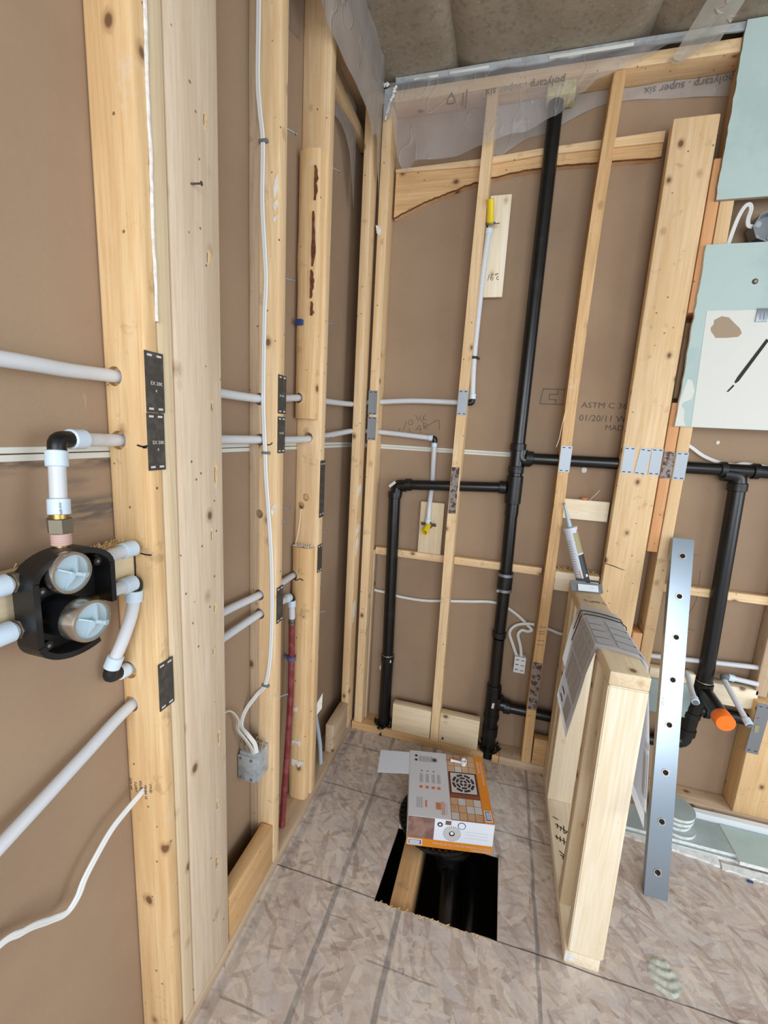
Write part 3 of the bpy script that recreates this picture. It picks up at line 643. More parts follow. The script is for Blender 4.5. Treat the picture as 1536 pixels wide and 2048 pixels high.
for x, z, r in ((.905, 1.335, .010), (1.345, 1.47, .006), (1.47, .70, .004), (.115, .30, .012)):
    P('plaster_dot', 'plaster', wb, [(x + r * (1 + .3 * math.sin(5 * a)) * math.cos(a), z + r * math.sin(a) * 1.2) for a in [i * .63 for i in range(10)]], (0, .0889, 0), (1, 0, 0), (0, 0, 1), .0015)
strokes('hair_crack', 'greyink', wb, [[(1.37, .98), (1.375, .86), (1.36, .80), (1.35, .75)], [(1.30, .77), (1.36, .74), (1.39, .73)], [(1.30, 1.02), (1.35, 1.04)]], (0, .0889, 0), (1, 0, 0), (0, 0, 1), .0012)
# arched old header
up = [(.062, 2.455), (.40, 2.447), (.60, 2.462), (1.005, 2.463)]
lo = [(1.005, 2.42), (.814, 2.423), (.70, 2.426), (.602, 2.424), (.52, 2.417), (.441, 2.408), (.395, 2.400), (.34, 2.387), (.283, 2.370), (.235, 2.358), (.185, 2.342), (.12, 2.318), (.062, 2.294)]
hd = P('arched_header', wood('old', 'x'), wb, up + lo, (0, .0885, 0), (1, 0, 0), (0, 0, 1), .0275)
P('header_strip', wood('honey', 'x'), wb, [(.062, 2.4555), (.40, 2.4475), (.60, 2.4625), (1.005, 2.4635), (1.005, 2.497), (.60, 2.484), (.40, 2.472), (.062, 2.466)], (0, .0885, 0), (1, 0, 0), (0, 0, 1), .035)
bm = bmesh.new(); rnd = random.Random(6); pts = [V((x + rnd.uniform(-.002, .002), .0605, z + rnd.uniform(-.003, .001))) for (x, z) in smoothpts([(a, b, 0) for a, b in lo], 4) and [(q.x, q.y) for q in smoothpts([(a, b, 0) for a, b in lo], 5)]]
sweep(bm, pts, [(-.002, -.0016), (.002, -.0016), (.002, .0016), (-.002, .0016)], (0, 1, 0)); mk('glue_edge', bm, 'bark', wb)
# printing on the back paper
text('ASTM C 36', .030, (.862, .0888, 1.578), (1, 0, .01), (0, 0, 1), 'greyink', wb, sx=1.15); text('01/20/11 W', .034, (.860, .0888, 1.527), (1, 0, .01), (0, 0, 1), 'greyink', wb, sx=1.02); text('MADE', .030, (.958, .0888, 1.495), (1, 0, .01), (0, 0, 1), 'greyink', wb)
strokes('print_mark', 'greyink', wb, [[(.707, 1.587), (.713, 1.645)], [(.713, 1.645), (.80, 1.645)], [(.707, 1.587), (.80, 1.587)], [(.77, 1.642), (.77, 1.625)], [(.77, 1.625), (.74, 1.625)], [(.74, 1.625), (.74, 1.605)], [(.74, 1.605), (.765, 1.605)], [(.765, 1.605), (.765, 1.59)], [(.794, 1.645), (.794, 1.587)]], (0, .0889, 0), (1, 0, 0), (0, 0, 1), .0028)
strokes('handwriting', 'greyink', wb, [
    [(.135, 1.462), (.128, 1.448), (.140, 1.440), (.138, 1.425)], [(.155, 1.470), (.150, 1.455)], [(.162, 1.492), (.156, 1.470)], [(.185, 1.50), (.172, 1.494), (.175, 1.478), (.190, 1.484), (.185, 1.50)], [(.200, 1.522), (.215, 1.495)], [(.226, 1.52), (.218, 1.507), (.232, 1.498), (.238, 1.515)], [(.243, 1.525), (.236, 1.508), (.250, 1.502)],
    [(.176, 1.462), (.186, 1.43), (.200, 1.445)], [(.205, 1.455), (.222, 1.478), (.228, 1.444)], [(.210, 1.46), (.230, 1.462)], [(.236, 1.492), (.243, 1.46)], [(.236, 1.492), (.256, 1.482), (.240, 1.475), (.262, 1.462)], [(.245, 1.468), (.29, 1.50), (.306, 1.50), (.309, 1.462)]], (0, .0889, 0), (1, 0, 0), (0, 0, 1), .0018)

# ================================================================== THINGS
def ring(parent, p, d, r=.0135, ln=.024, mat='ring', name='collar'):
    return L(name, mat, parent, V(p), d, [(0, r - .002), (.0015, r), (ln - .0015, r), (ln, r - .002)], 18)
def elbow(parent, c, d0, d1, r=.0115, arm=.022, mat='abs_dull', name='elbow'):
    c = V(c); d0 = V(d0).normalized(); d1 = V(d1).normalized()
    pts = [c + d0 * arm] + [c + d0 * arm * .45 * (1 - t) ** 2 + d1 * arm * .45 * t ** 2 for t in (0, .25, .5, .75, 1)] + [c + d1 * arm]
    bm = bmesh.new(); sweep(bm, pts, circ(r, 14)); return mk(name, bm, mat, parent, True)
PR = .0108
# ---------------- big foreground: shower valve
sv = thing('shower_valve', 'black shower valve with two plugged round ports on the pale board', 'valve', (-.02, -1.345, 1.09))
def arc(cx, cy, rx, ry, a0, a1, n): return [(cx + rx * math.cos(math.radians(a0 + (a1 - a0) * i / n)), cy + ry * math.sin(math.radians(a0 + (a1 - a0) * i / n))) for i in range(n + 1)]
YV, ZV = -1.335, 1.168
outl = [(.058, -.020)] + [(.058, .045)] + arc(0, .042, .058, .034, 5, 175, 16) + [(-.058, .045), (-.058, -.045)] + arc(0, -.042, .058, .034, 185, 300, 12)
# back plate
bm = bmesh.new(); prism(bm, [(x * .99, y * .99) for x, y in outl] + [(.030, -.020)], (-.026, YV, ZV), (0, 1, 0), (0, 0, 1), .004); mk('bracket_back', bm, 'black_plastic', sv)
bm = bmesh.new()
pts = [V((-.004, YV + x, ZV + y)) for x, y in outl]
rings = []
n = len(pts)
for i, p in enumerate(pts):
    d = (pts[min(i + 1, n - 1)] - pts[max(i - 1, 0)]).normalized(); nn = V((1, 0, 0)).cross(d).normalized()
    t = .0042
    rings.append([bm.verts.new(c) for c in (V((-.026, p.y, p.z)) + nn * t, V((.012, p.y, p.z)) + nn * t, V((.012, p.y, p.z)) - nn * t, V((-.026, p.y, p.z)) - nn * t)])
for r0, r1 in zip(rings, rings[1:]):
    for i in range(4): bm.faces.new((r0[i], r0[(i + 1) % 4], r1[(i + 1) % 4], r1[i]))
bm.faces.new(rings[0][::-1]); bm.faces.new(rings[-1]); mk('bracket_rim', bm, 'black_plastic', sv, True)
for y, z in ((-.045, .030), (.040, .050), (-.043, -.050), (-.012, -.002)):
    cyl('boss', 'black_plastic', sv, (-.024, YV + y, ZV + z), (.004, YV + y, ZV + z), .0065, 14); cyl('boss_insert', 'steel', sv, (.004, YV + y, ZV + z), (.0048, YV + y, ZV + z), .0025, 10)
for z, x1, rr in ((1.217, .020, .030), (1.150, .050, .030)):
    c0 = V((-.022, -1.347, z)); X_ = V((1, 0, 0))
    L('valve_body', 'black_plastic', sv, c0, X_, [(0, rr * .98), (x1 * .55 + .022, rr * .98), (x1 * .55 + .022, rr * .9)], 32)
    L('threaded_ring', 'chrome', sv, c0 + X_ * (x1 * .55 + .018), X_, [(0, rr * .9), (0, rr * 1.02), (x1 * .45, rr * 1.02), (x1 * .45 + .003, rr * .98), (x1 * .45 + .003, rr * .87), (x1 * .45 - .004, rr * .85)], 32, False)
    pg = L('test_plug', 'cap_plastic', sv, c0 + X_ * (x1 + .010), X_, [(0, rr * .86), (.007, rr * .86)], 28)
    zt = c0 + X_ * (x1 + .017)
    bm = bmesh.new()
    a = math.radians(-28); ux = V((0, math.cos(a), math.sin(a))); vx = V((0, -math.sin(a), math.cos(a)))
    for w1, l1, uu, vv in ((.0022, rr * 1.5, ux, vx), (.0022, rr * 1.5, vx, ux)):
        c = zt
        vs = []
        for s_, hgt in ((-.5, .002), (-.15, .010), (.15, .010), (.5, .002)):
            for q in (-1, 1): vs.append([bm.verts.new(c + uu * l1 * s_ + vv * w1 * q / 2), bm.verts.new(c + uu * l1 * s_ + vv * w1 * q / 2 + X_ * hgt)])
        for i in range(3):
            a0, a1, b0, b1 = vs[2 * i], vs[2 * i + 1], vs[2 * i + 2], vs[2 * i + 3]
            for f in ((a0[0], b0[0], b0[1], a0[1]), (a1[0], a1[1], b1[1], b1[0]), (a0[1], b0[1], b1[1], a1[1]), (a0[0], a1[0], b1[0], b0[0])): bm.faces.new(f)
        bm.faces.new((vs[0][0], vs[0][1], vs[1][1], vs[1][0])); bm.faces.new((vs[6][0], vs[7][0], vs[7][1], vs[6][1]))
    lathe(bm, zt, X_ + V((0, .25, -.05)), [(0, .0035), (.018, .0032), (.021, .004), (.024, .004)], 10)
    mk('plug_handle', bm, 'cap_plastic', pg)
# brass ports
cyl('inlet_pipe', 'brass', sv, (-.020, -1.330, 1.225), (-.020, -1.330, 1.262), .0115)
L('threaded_nipple', flat('pink_thread_sealant', '#C9A9A0', .6), sv, (-.020, -1.330, 1.250), (0, 0, 1), [(i * .0016, .0132 if i % 2 else .0122) for i in range(12)], 20)
L('hex_adapter', 'bronze', sv, (-.020, -1.330, 1.268), (0, 0, 1), [(0, .0150), (.001, .0165), (.021, .0165), (.022, .0150)], 6)
cyl('barb', 'brass', sv, (-.020, -1.330, 1.290), (-.020, -1.330, 1.298), .0125)
for z in (1.213, 1.147):
    cyl('outlet_pipe', 'brass', sv, (-.024, -1.36, z), (-.024, -1.405, z), .0105); L('hex_adapter', 'bronze', sv, (-.024, -1.385, z), (0, -1, 0), [(0, .013), (.001, .0145), (.013, .0145), (.014, .013)], 6)
    cyl('outlet_pipe', 'brass', sv, (-.024, -1.30, z), (-.024, -1.262, z), .0105)
for z in (1.213, 1.147):
    st = thing('water_pipe', 'short white water pipe leaving the %s left port of the shower valve' % ('upper' if z > 1.2 else 'lower'), 'pipe', (-.024, -1.5, z - .01))
    cyl('pipe', 'pex', st, (-.024, -1.40, z), (-.024, -1.9, z + .002), PR); ring(st, (-.024, -1.403, z), (0, -1, 0), .0145, .030)
st = thing('water_pipe', 'short white capped water pipe at the upper right of the shower valve', 'pipe', (-.026, -1.25, 1.20))
cyl('pipe', 'pex', st, (-.026, -1.275, 1.209), (-.028, -1.212, 1.211), PR); ring(st, (-.028, -1.222, 1.211), (0, 1, 0), .0142, .026)
# valve riser + long lower cold line to the lower yellow stub
ln = thing('water_pipe', 'white water pipe from the valve top through the studs to the lower yellow stub', 'pipe', (-.020, -1.330, 1.29))
cyl('pipe', 'pex', ln, (-.020, -1.330, 1.296), (-.031, -1.318, 1.385), PR); ring(ln, (-.020, -1.330, 1.294), (-.12, .13, 1), .0142, .024); ring(ln, (-.0285, -1.321, 1.362), (-.12, .13, 1), .0142, .024)
text('NSF-PW', .005, (-.0055, -1.3365, 1.297), (0, 0, 1), (0, -1, 0), 'ink', ln)
elbow(ln, (-.033, -1.315, 1.401), (.1, -.1, -1), (-.14, 1, 0), .0122, .022)
ring(ln, (-.0365, -1.293, 1.401), (-.14, 1, 0), .0152, .026)
tube('pipe', 'pex', ln, [(-.037, -1.295, 1.401), (-.052, -1.24, 1.3995), (-.066, -1.18, 1.398), (-.060, -1.0, 1.40), (-.054, -.745, 1.400), (-.050, -.60, 1.400), (-.044, -.45, 1.404), (-.046, -.30, 1.416), (-.044, -.05, 1.437), (-.030, .028, 1.440), (.0, .045, 1.4405), (.05, .045, 1.440), (.15, .045, 1.435), (.285, .045, 1.4265)], PR)
ring(ln, (.272, .045, 1.427), (1, 0, -.03), .0125, .020); elbow(ln, (.300, .045, 1.426), (-1, 0, 0), (-.02, 0, -1), .0112, .018); ring(ln, (.2995, .045, 1.408), (-.02, 0, -1), .0125, .020)
tube('pipe', 'pex', ln, [(.2995, .046, 1.405), (.299, .056, 1.34), (.298, .0755, 1.26), (.298, .0755, 1.22), (.2985, .048, 1.155), (.299, .036, 1.11), (.299, .034, 1.062)], PR); ring(ln, (.2988, .033, 1.082), (0, .1, -1), .0125, .022)
def yellow_stub(parent, p, d, ln_):
    a, b = frame(V(d)); p = V(p)
    L('stub_sleeve', 'yellow', parent, p, d, [(0, .0125), (.004, .0135), (ln_, .0135), (ln_, .0112), (.006, .010)], 20, False)
    L('ear_flange', 'bronze', parent, p - V(d).normalized() * .003, d, [(0, .012), (0, .019), (.005, .019), (.005, .012)], 20, False)
    bm = bmesh.new(); prism(bm, [(-.034, -.007), (.034, -.007), (.034, .007), (-.034, .007)], p - V(d).normalized() * .002, a, b, .003); mk('ear_plate', bm, 'bronze', parent)
yellow_stub(ln, (.301, .035, 1.052), (-.13, -.85, -.42), .055)
# upper line
ln = thing('water_pipe', 'white water pipe crossing the studs higher up, ending at the upper yellow stub', 'pipe', (-.05, -1.5, 1.49))
tube('pipe', 'pex', ln, [(-.035, -2.2, 1.50), (-.040, -1.7, 1.501), (-.049, -1.367, 1.503), (-.057, -1.27, 1.503), (-.066, -1.18, 1.506), (-.061, -1.0, 1.506), (-.056, -.745, 1.508), (-.062, -.60, 1.522), (-.068, -.49, 1.533), (-.055, -.43, 1.537), (-.050, -.30, 1.538), (-.046, -.05, 1.548), (-.030, .026, 1.560), (.0, .045, 1.565), (.05, .045, 1.568), (.2, .045, 1.578), (.40, .045, 1.577), (.425, .045, 1.577)], PR)
elbow(ln, (.442, .045, 1.577), (-1, 0, 0), (0, 0, 1), .0115, .020); ring(ln, (.442, .045, 1.592), (0, 0, 1), .0128, .022)
tube('pipe', 'pex', ln, [(.442, .045, 1.595), (.4345, .040, 1.755), (.439, .036, 2.04), (.448, .03, 2.22)], PR); ring(ln, (.447, .031, 2.20), (.05, -.04, 1), .0125, .020)
cyl('pipe_clip', 'darkclip', ln, (.4345, .0405, 1.748), (.4345, .0405, 1.758), .0145); B('pipe_clip_tab', 'darkclip', ln, .444, .456, .045, .056, 1.749, 1.757)
yellow_stub(ln, (.451, .026, 2.236), (-.06, -.55, 1.0), .075)
# lower pair
ln = thing('water_pipe', 'white water pipe looping down from the valve lower right into the orange stud', 'pipe', (-.03, -1.19, .95))
cyl('pipe', 'pex', ln, (-.026, -1.275, 1.147), (-.030, -1.208, 1.147), PR); ring(ln, (-.029, -1.225, 1.147), (0, 1, 0), .0142, .026)
elbow(ln, (-.031, -1.194, 1.147), (0, -1, 0), (-.1, -.05, -1), .0125, .020); ring(ln, (-.033, -1.1945, 1.132), (-.1, -.05, -1), .0142, .024)
tube('pipe', 'pex', ln, [(-.0345, -1.195, 1.115), (-.040, -1.199, 1.08), (-.053, -1.210, 1.03), (-.066, -1.222, .99)], PR); ring(ln, (-.060, -1.217, 1.006), (-.3, -.25, -1), .0142, .024)
elbow(ln, (-.071, -1.225, .966), (.3, .25, 1), (0, 1, -.1), .0125, .022); ring(ln, (-.071, -1.205, .962), (0, 1, -.1), .0135, .02)
tube('pipe', 'pex', ln, [(-.071, -1.20, .960), (-.070, -1.10, .958), (-.062, -.93, .965), (-.055, -.745, .954), (-.062, -.60, .942), (-.077, -.49, .931), (-.07, -.455, .928)], PR)
ln = thing('water_pipe', 'white water pipe rising from lower left, joined to the dark red riser', 'pipe', (-.06, -1.3, .7))
tube('pipe', 'pex', ln, [(-.04, -1.90, .70), (-.048, -1.55, .79), (-.055, -1.40, .828), (-.062, -1.29, .856), (-.069, -1.19, .880), (-.068, -1.10, .885), (-.060, -.93, .894), (-.053, -.745, .896), (-.054, -.64, .886), (-.055, -.562, .879)], PR)
ring(ln, (-.055, -.582, .8805), (0, 1, -.1), .0138, .024); elbow(ln, (-.055, -.541, .875), (0, -1, .1), (.02, 0, -1), .0125, .020); ring(ln, (-.0547, -.541, .862), (.03, 0, -1), .0138, .024)
cyl('pipe', 'pex', ln, (-.0545, -.541, .845), (-.053, -.540, .79), PR)
L('transition', 'bronze', ln, (-.053, -.540, .795), (0, 0, -1), [(0, .010), (0, .0125), (.006, .0125), (.007, .010), (.012, .010), (.013, .0122), (.022, .0122), (.022, .010)], 16)
tube('riser', 'redpex', ln, [(-.053, -.540, .775), (-.052, -.540, .65), (-.050, -.547, .48), (-.049, -.567, .30), (-.044, -.595, .15), (-.038, -.618, .041)], PR, seg=14, label='dark red riser pipe')
cyl('pipe_clip', 'violet', ln, (-.052, -.540, .642), (-.052, -.540, .656), .0155); B('pipe_clip_tab', 'violet', ln, -.080, -.062, -.545, -.535, .645, .655)

# ---------------- cables
c = thing('electrical_cable', 'white flat cable stapled down the second stud of the left wall', 'cable', (-.04, -.75, .5))
cable('sheath', 'cable', c, [(-.054, -.7505, 2.66), (-.056, -.7505, 2.385), (-.058, -.7505, 2.239), (-.052, -.7505, 2.17), (-.044, -.7505, 2.105), (-.045, -.7505, 1.977), (-.0375, -.7505, 1.86), (-.034, -.7505, 1.796), (-.038, -.7505, 1.702), (-.040, -.7505, 1.504), (-.034, -.7505, 1.374), (-.031, -.7505, 1.30), (-.023, -.7505, 1.21), (-.013, -.7505, 1.08), (-.009, -.7505, .95), (-.011, -.7505, .82), (-.017, -.7505, .74), (-.030, -.7505, .675), (-.055, -.754, .64), (-.082, -.775, .592), (-.082, -.795, .555), (-.055, -.80, .535), (-.036, -.797, .51), (-.030, -.795, .48)], (0, 1, 0))
for x, z in ((-.044, 2.108), (-.033, 1.366), (-.030, .674)):
    B('cable_clip', 'graph', c, x - .010, x + .014, -.755, -.7465, z - .0035, z + .0035, .001)
c = thing('electrical_cable', 'cream cable coming from behind the wide board into the metal box', 'cable', (-.06, -.85, .5))
cable('sheath', 'cable_old', c, [(-.075, -1.0, .68), (-.075, -.92, .672), (-.074, -.865, .655), (-.068, -.835, .61), (-.072, -.828, .57), (-.058, -.815, .535), (-.042, -.805, .50), (-.038, -.80, .47)], (0, 1, 0), .0064, .003)
bx = thing('junction_box', 'galvanised metal box with cables entering its torn top', 'electrical box', (-.045, -.78, .385))
B('box_body', 'duct', bx, -.083, -.018, -.805, -.7475, .388, .480, .003)
B('box_cover', 'duct', bx, -.085, -.030, -.8085, -.8055, .386, .470, .001)
for x in (-.076, -.040):
    for z in (.395, .46): screw(bx, (x, -.8085, z), (0, -1, 0), .004, .0045)
bm = bmesh.new(); rnd = random.Random(8)
for i in range(26):
    x = rnd.uniform(-.08, -.022); y = rnd.uniform(-.80, -.755); a = rnd.uniform(0, 6.3)
    sweep(bm, [V((x, y, .476)), V((x + .01 * math.cos(a), y + .01 * math.sin(a), .476 + rnd.uniform(.006, .028)))], [(-.006, -.0004), (.006, -.0004), (.004, .0004), (-.004, .0004)])
mk('torn_liner', bm, 'brownpatch', bx)
c = cable('electrical_cable', 'cable', None, [(-.065, -1.70, .60), (-.06, -1.47, .655), (-.058, -1.41, .640), (-.060, -1.37, .608), (-.058, -1.345, .592), (-.054, -1.328, .605), (-.052, -1.315, .628), (-.052, -1.29, .650), (-.053, -1.255, .672), (-.052, -1.215, .684), (-.051, -1.175, .692), (-.051, -1.16, .694)], (1, 0, 0))
single(c, 'white cable drooping at lower left from a hole in the orange stud', 'cable')
c = thing('electrical_cable', 'white cable running along the back wall behind the drain pipes to the outlet box', 'cable', (.4, .07, .6))
cable('sheath', 'cable', c, [(.055, .075, .702), (.077, .075, .699), (.13, .078, .694), (.188, .08, .684), (.30, .08, .684), (.40, .08, .698), (.50, .08, .712), (.60, .08, .726), (.66, .08, .715), (.72, .08, .682), (.765, .078, .645), (.782, .075, .628), (.765, .072, .62), (.742, .07, .622), (.728, .066, .60), (.742, .06, .555), (.752, .058, .505)], (0, 1, 0))
cable('sheath', 'cable', c, [(.838, .075, .648), (.87, .075, .640), (.90, .076, .632), (1.0, .08, .62)], (0, 1, 0))
cable('sheath', 'cable', c, [(.79, .075, .655), (.76, .072, .655), (.715, .07, .640), (.692, .066, .605), (.71, .062, .555), (.732, .06, .505)], (0, 1, 0))
ob = thing('outlet_box', 'small white electrical device box hanging beside the worn stud', 'electrical box', (.747, .06, .43))
B('box_body', 'white', ob, .724, .772, .045, .085, .432, .507, .002)
for z in (.447, .471, .494):
    B('terminal_slot', 'dprint', ob, .730, .743, .0446, .0452, z - .002, z + .002); B('terminal_slot', 'dprint', ob, .752, .766, .0446, .0452, z - .003, z)
c = cable('electrical_cable', 'cable', None, [(1.228, .07, 1.463), (1.257, .07, 1.447), (1.30, .068, 1.418), (1.353, .066, 1.398), (1.40, .064, 1.392), (1.44, .06, 1.398), (1.60, .07, 1.38)], (0, 1, 0)); single(c, 'white cable drooping onto the black pipe under the pale board', 'cable')
c = cable('electrical_cable', 'cable', None, [(1.236, .02, 2.08), (1.238, .02, 2.12), (1.250, .02, 2.19), (1.264, .022, 2.228), (1.276, .02, 2.236), (1.284, .02, 2.222), (1.281, .02, 2.19), (1.286, .02, 2.172), (1.30, .02, 2.168)], (0, 1, 0)); single(c, 'white cable looping between the two pale boards to the round box', 'cable')
lb = thing('octagon_box', 'galvanised octagonal box between the two pale boards', 'electrical box', (1.34, .03, 2.11))
L('box_shell', 'steel', lb, (1.345, .055, 2.165), (0, -1, 0), [(0, .050), (.045, .050), (.045, .046), (.004, .045)], 8, False)
L('box_back', 'steel', lb, (1.345, .0545, 2.165), (0, -1, 0), [(0, .049), (.002, .049)], 8)
for a in range(4): cyl('knockout', 'duct', lb, (1.345 + .03 * math.cos(a * 1.57 + .8), .052, 2.165 + .03 * math.sin(a * 1.57 + .8)), (1.345 + .03 * math.cos(a * 1.57 + .8), .049, 2.165 + .03 * math.sin(a * 1.57 + .8)), .010)
hz = thing('hose', 'short pale blue hose taped to the old stud, ending at the floor plate', 'hose', (-.03, -.33, .04))
tube('tube', 'bluegrey', hz, [(-.020, -.405, .375), (-.024, -.375, .30), (-.028, -.335, .20), (-.030, -.31, .12), (-.030, -.30, .041)], .0085)
P('tape', 'plaster', hz, [(-.015, -.05), (.018, -.02), (.020, .045), (.002, .02), (-.012, -.005)], (-.002, -.416, .395), (.6, .8, 0), (0, 0, 1), .0012)
bc = B('cable_clip', 'blue', None, -.074, -.052, -.512, -.4985, 1.752, 1.768, .001); single(bc, 'small blue plastic clip stuck on the upper round-edged board', 'clip')

# ---------------- black drain piping
dr = thing('drain_pipe', 'black plastic drain stack with its side branches along the back wall', 'drain pipe', (.65, .04, 0))
YP = .040
def pipe(p0, p1, r=.0255, name='pipe'): return cyl(name, 'abs', dr, p0, p1, r, 28)
def hub(p, d, ln=.03, r=.031, name='hub'): return L(name, 'abs_dull', dr, p, d, [(0, r - .003), (.002, r), (ln - .002, r), (ln, r - .003)], 28)
pipe((.6405, YP, 2.63), (.6405, YP, 1.40)); pipe((.6425, YP, 1.15), (.6475, YP, .885)); pipe((.648, YP, .80), (.648, YP, .60)); pipe((.648, YP, .58), (.653, YP, .26)); pipe((.653, YP, .2), (.656, YP, -.3), .030)
pipe((.641, YP, 1.42), (.643, YP, 1.13), .0275, 'tee_body'); hub((.641, YP, 1.425), (0, 0, -1)); hub((.6415, YP, 1.335), (0, 0, -1), .03); hub((.642, YP, 1.295), (0, 0, -1), .115, .0325, 'tee_hub')
elbow(dr, (.655, YP, 1.36), (0, 0, 1), (1, 0, .0), .0265, .04, 'abs', 'tee_branch'); hub((.674, YP, 1.368), (1, 0, 0), .03, .0285)
pipe((.68, YP, 1.3675), (1.40, YP, 1.3745), .0225); hub((1.345, YP, 1.374), (1, 0, 0), .022, .028); hub((1.445, YP, 1.375), (1, 0, 0), .022, .028); pipe((1.36, YP, 1.374), (2.3, YP, 1.378), .0225)
elbow(dr, (1.41, YP, 1.355), (-1, 0, .1), (.05, 0, -1), .027, .05, 'abs', 'tee_branch'); hub((1.4115, YP, 1.330), (.03, 0, -1), .03, .031)
pipe((1.412, YP, 1.32), (1.436, YP, .53), .0265); hub((1.4355, YP, .545), (.03, 0, -1), .035, .032); L('joint_ring', 'bronze', dr, (1.4352, YP, .552), (.03, 0, -1), [(0, .0285), (.004, .0300)], 24)
# mid branch to the left vent
hub((.612, YP, 1.243), (-1, 0, 0), .03, .0265); pipe((.60, YP, 1.2425), (.20, YP, 1.2195), .0215); hub((.215, YP, 1.2203), (-1, 0, -.05), .03, .0265); elbow(dr, (.147, YP, 1.214), (1, 0, 0), (0, 0, -1), .0265, .045, 'abs', 'elbow'); hub((.1405, YP, 1.185), (.02, 0, -1), .03, .030)
bm = bmesh.new(); prism(bm, rect(.035, .012), (.124, YP - .0275, 1.203), (.75, 0, .65), (-.6, 0, .8), .0012); mk('sticker', bm, 'lprint', dr)
pipe((.140, YP, 1.17), (.1535, YP, .40), .0265); hub((.1535, YP, .405), (0, 0, -1), .035, .031); L('joint_ring', 'bronze', dr, (.1535, YP, .408), (0, 0, -1), [(0, .029), (.004, .031), (.006, .029)], 24); pipe((.154, YP, .37), (.153, YP, -.2), .0285); L('joint_ring', 'bronze', dr, (.153, YP, .035), (0, 0, -1), [(0, .029), (.004, .031), (.006, .029)], 24)
P('sticker', 'lprint', dr, rect(.006, .014), (.172, YP - .027, .378), (.9, .4, 0), (0, 0, 1), .0008)
# flexible coupling with clamps
cp = L('rubber_coupling', 'black_plastic', dr, (.6475, YP, .888), (0, 0, -1), [(0, .029), (.002, .031), (.088, .031), (.090, .029)], 28)
for z in (.880, .812):
    L('hose_clamp', 'steel', cp, (.6475, YP, z), (0, 0, -1), [(0, .0308), (0, .0325), (.012, .0325), (.012, .0308)], 28, False)
B('clamp_screw', 'steel', cp, .615, .628, YP - .034, YP - .026, .80, .81, .001)
hub((.648, YP, .615), (0, 0, -1), .028, .0305); hub((.652, YP, .36), (0, 0, -1), .02, .031); pipe((.6525, YP, .345), (.6535, YP, .20), .0325, 'tee_body'); hub((.6535, YP, .215), (0, 0, -1), .022, .0345); hub((.655, YP, .155), (0, 0, -1), .05, .0335)
elbow(dr, (.672, YP, .27), (0, 0, 1), (1, 0, -.05), .028, .036, 'abs', 'tee_branch'); hub((.70, YP, .263), (1, 0, 0), .03, .0305)
P('sticker', 'lprint', dr, rect(.010, .026), (.648, YP - .0335, .262), (1, .1, -.1), (.1, 0, 1), .0008)
pipe((.71, YP, .262), (1.30, YP, .255), .0235); 
elbow(dr, (1.405, YP, .275), (-1, 0, 0), (0, 0, 1), .0295, .065, 'abs', 'trap_elbow'); pipe((1.30, YP, .2565), (1.345, YP, .2655), .0255); hub((1.407, YP, .31), (.05, 0, 1), .03, .034); pipe((1.408, YP, .33), (1.417, YP, .44), .030, 'trap_arm'); hub((1.412, YP, .39), (.1, 0, 1), .025, .0335)
pipe((1.418, YP, .43), (1.437, YP, .53), .030, 'trap_arm'); pipe((1.43, YP, .425), (1.75, YP, .42), .0225); hub((1.452, YP, .425), (1, 0, 0), .02, .028)
pipe((1.440, YP + .01, .507), (1.436, -.118, .500), .0285, 'stub_out'); L('test_cap', 'orange', dr, (1.4358, -.110, .4998), (-.02, -1, -.02), [(0, .029), (.003, .031), (.042, .031), (.045, .029)], 30, label='orange test cap')
bm = bmesh.new(); rnd = random.Random(5)
for cx in (.153, .656):
    for i in range(26):
        a = rnd.uniform(0, 6.3); rr = .034 + rnd.uniform(0, .006); p = V((cx + rr * math.cos(a), YP - .002 + rr * math.sin(a), .001 if math.sin(a) < -.4 else .04))
        if p.y > .0: p.z = .0405
        sweep(bm, [p, p + V((math.cos(a), math.sin(a), .15)) * rnd.uniform(.004, .016) + V((0, 0, rnd.uniform(-.004, .02)))], [(-.006, -.001), (.006, -.001), (.003, .002), (-.003, .002)])
mk('tar_sealant', bm, 'ink', dr)['kind'] = 'stuff'
# drain beneath the floor
fl = thing('shower_drain', 'black round drain flange under the cardboard box with pipes in the floor hole', 'drain', (.49, -.37, 0))
L('flange', 'abs_dull', fl, (.49, -.37, .001), (0, 0, 1), [(0, .150), (.006, .152), (.012, .150), (.012, .130), (.006, .128), (.006, .05)], 48, False)
for i in range(40):
    a = 2 * math.pi * i / 40; cyl('flange_rib', 'abs_dull', fl, (.49 + .139 * math.cos(a), -.37 + .139 * math.sin(a), .011), (.49 + .139 * math.cos(a), -.37 + .139 * math.sin(a), .018), .006, 8)
L('drain_body', 'abs_dull', fl, (.535, -.43, .004), (0, 0, -1), [(0, .09), (.02, .085), (.05, .06), (.08, .040), (.14, .034)], 28)
cyl('outlet_pipe', 'abs', fl, (.548, -.40, -.105), (.582, -.95, -.135), .029, 24); L('outlet_hub', 'abs_dull', fl, (.546, -.40, -.105), (.034, -.55, -.03), [(0, .034), (.07, .034), (.07, .029)], 24)
cyl('drain_line', 'abs', fl, (.632, -.2, -.16), (.640, -1.0, -.17), .032, 24)

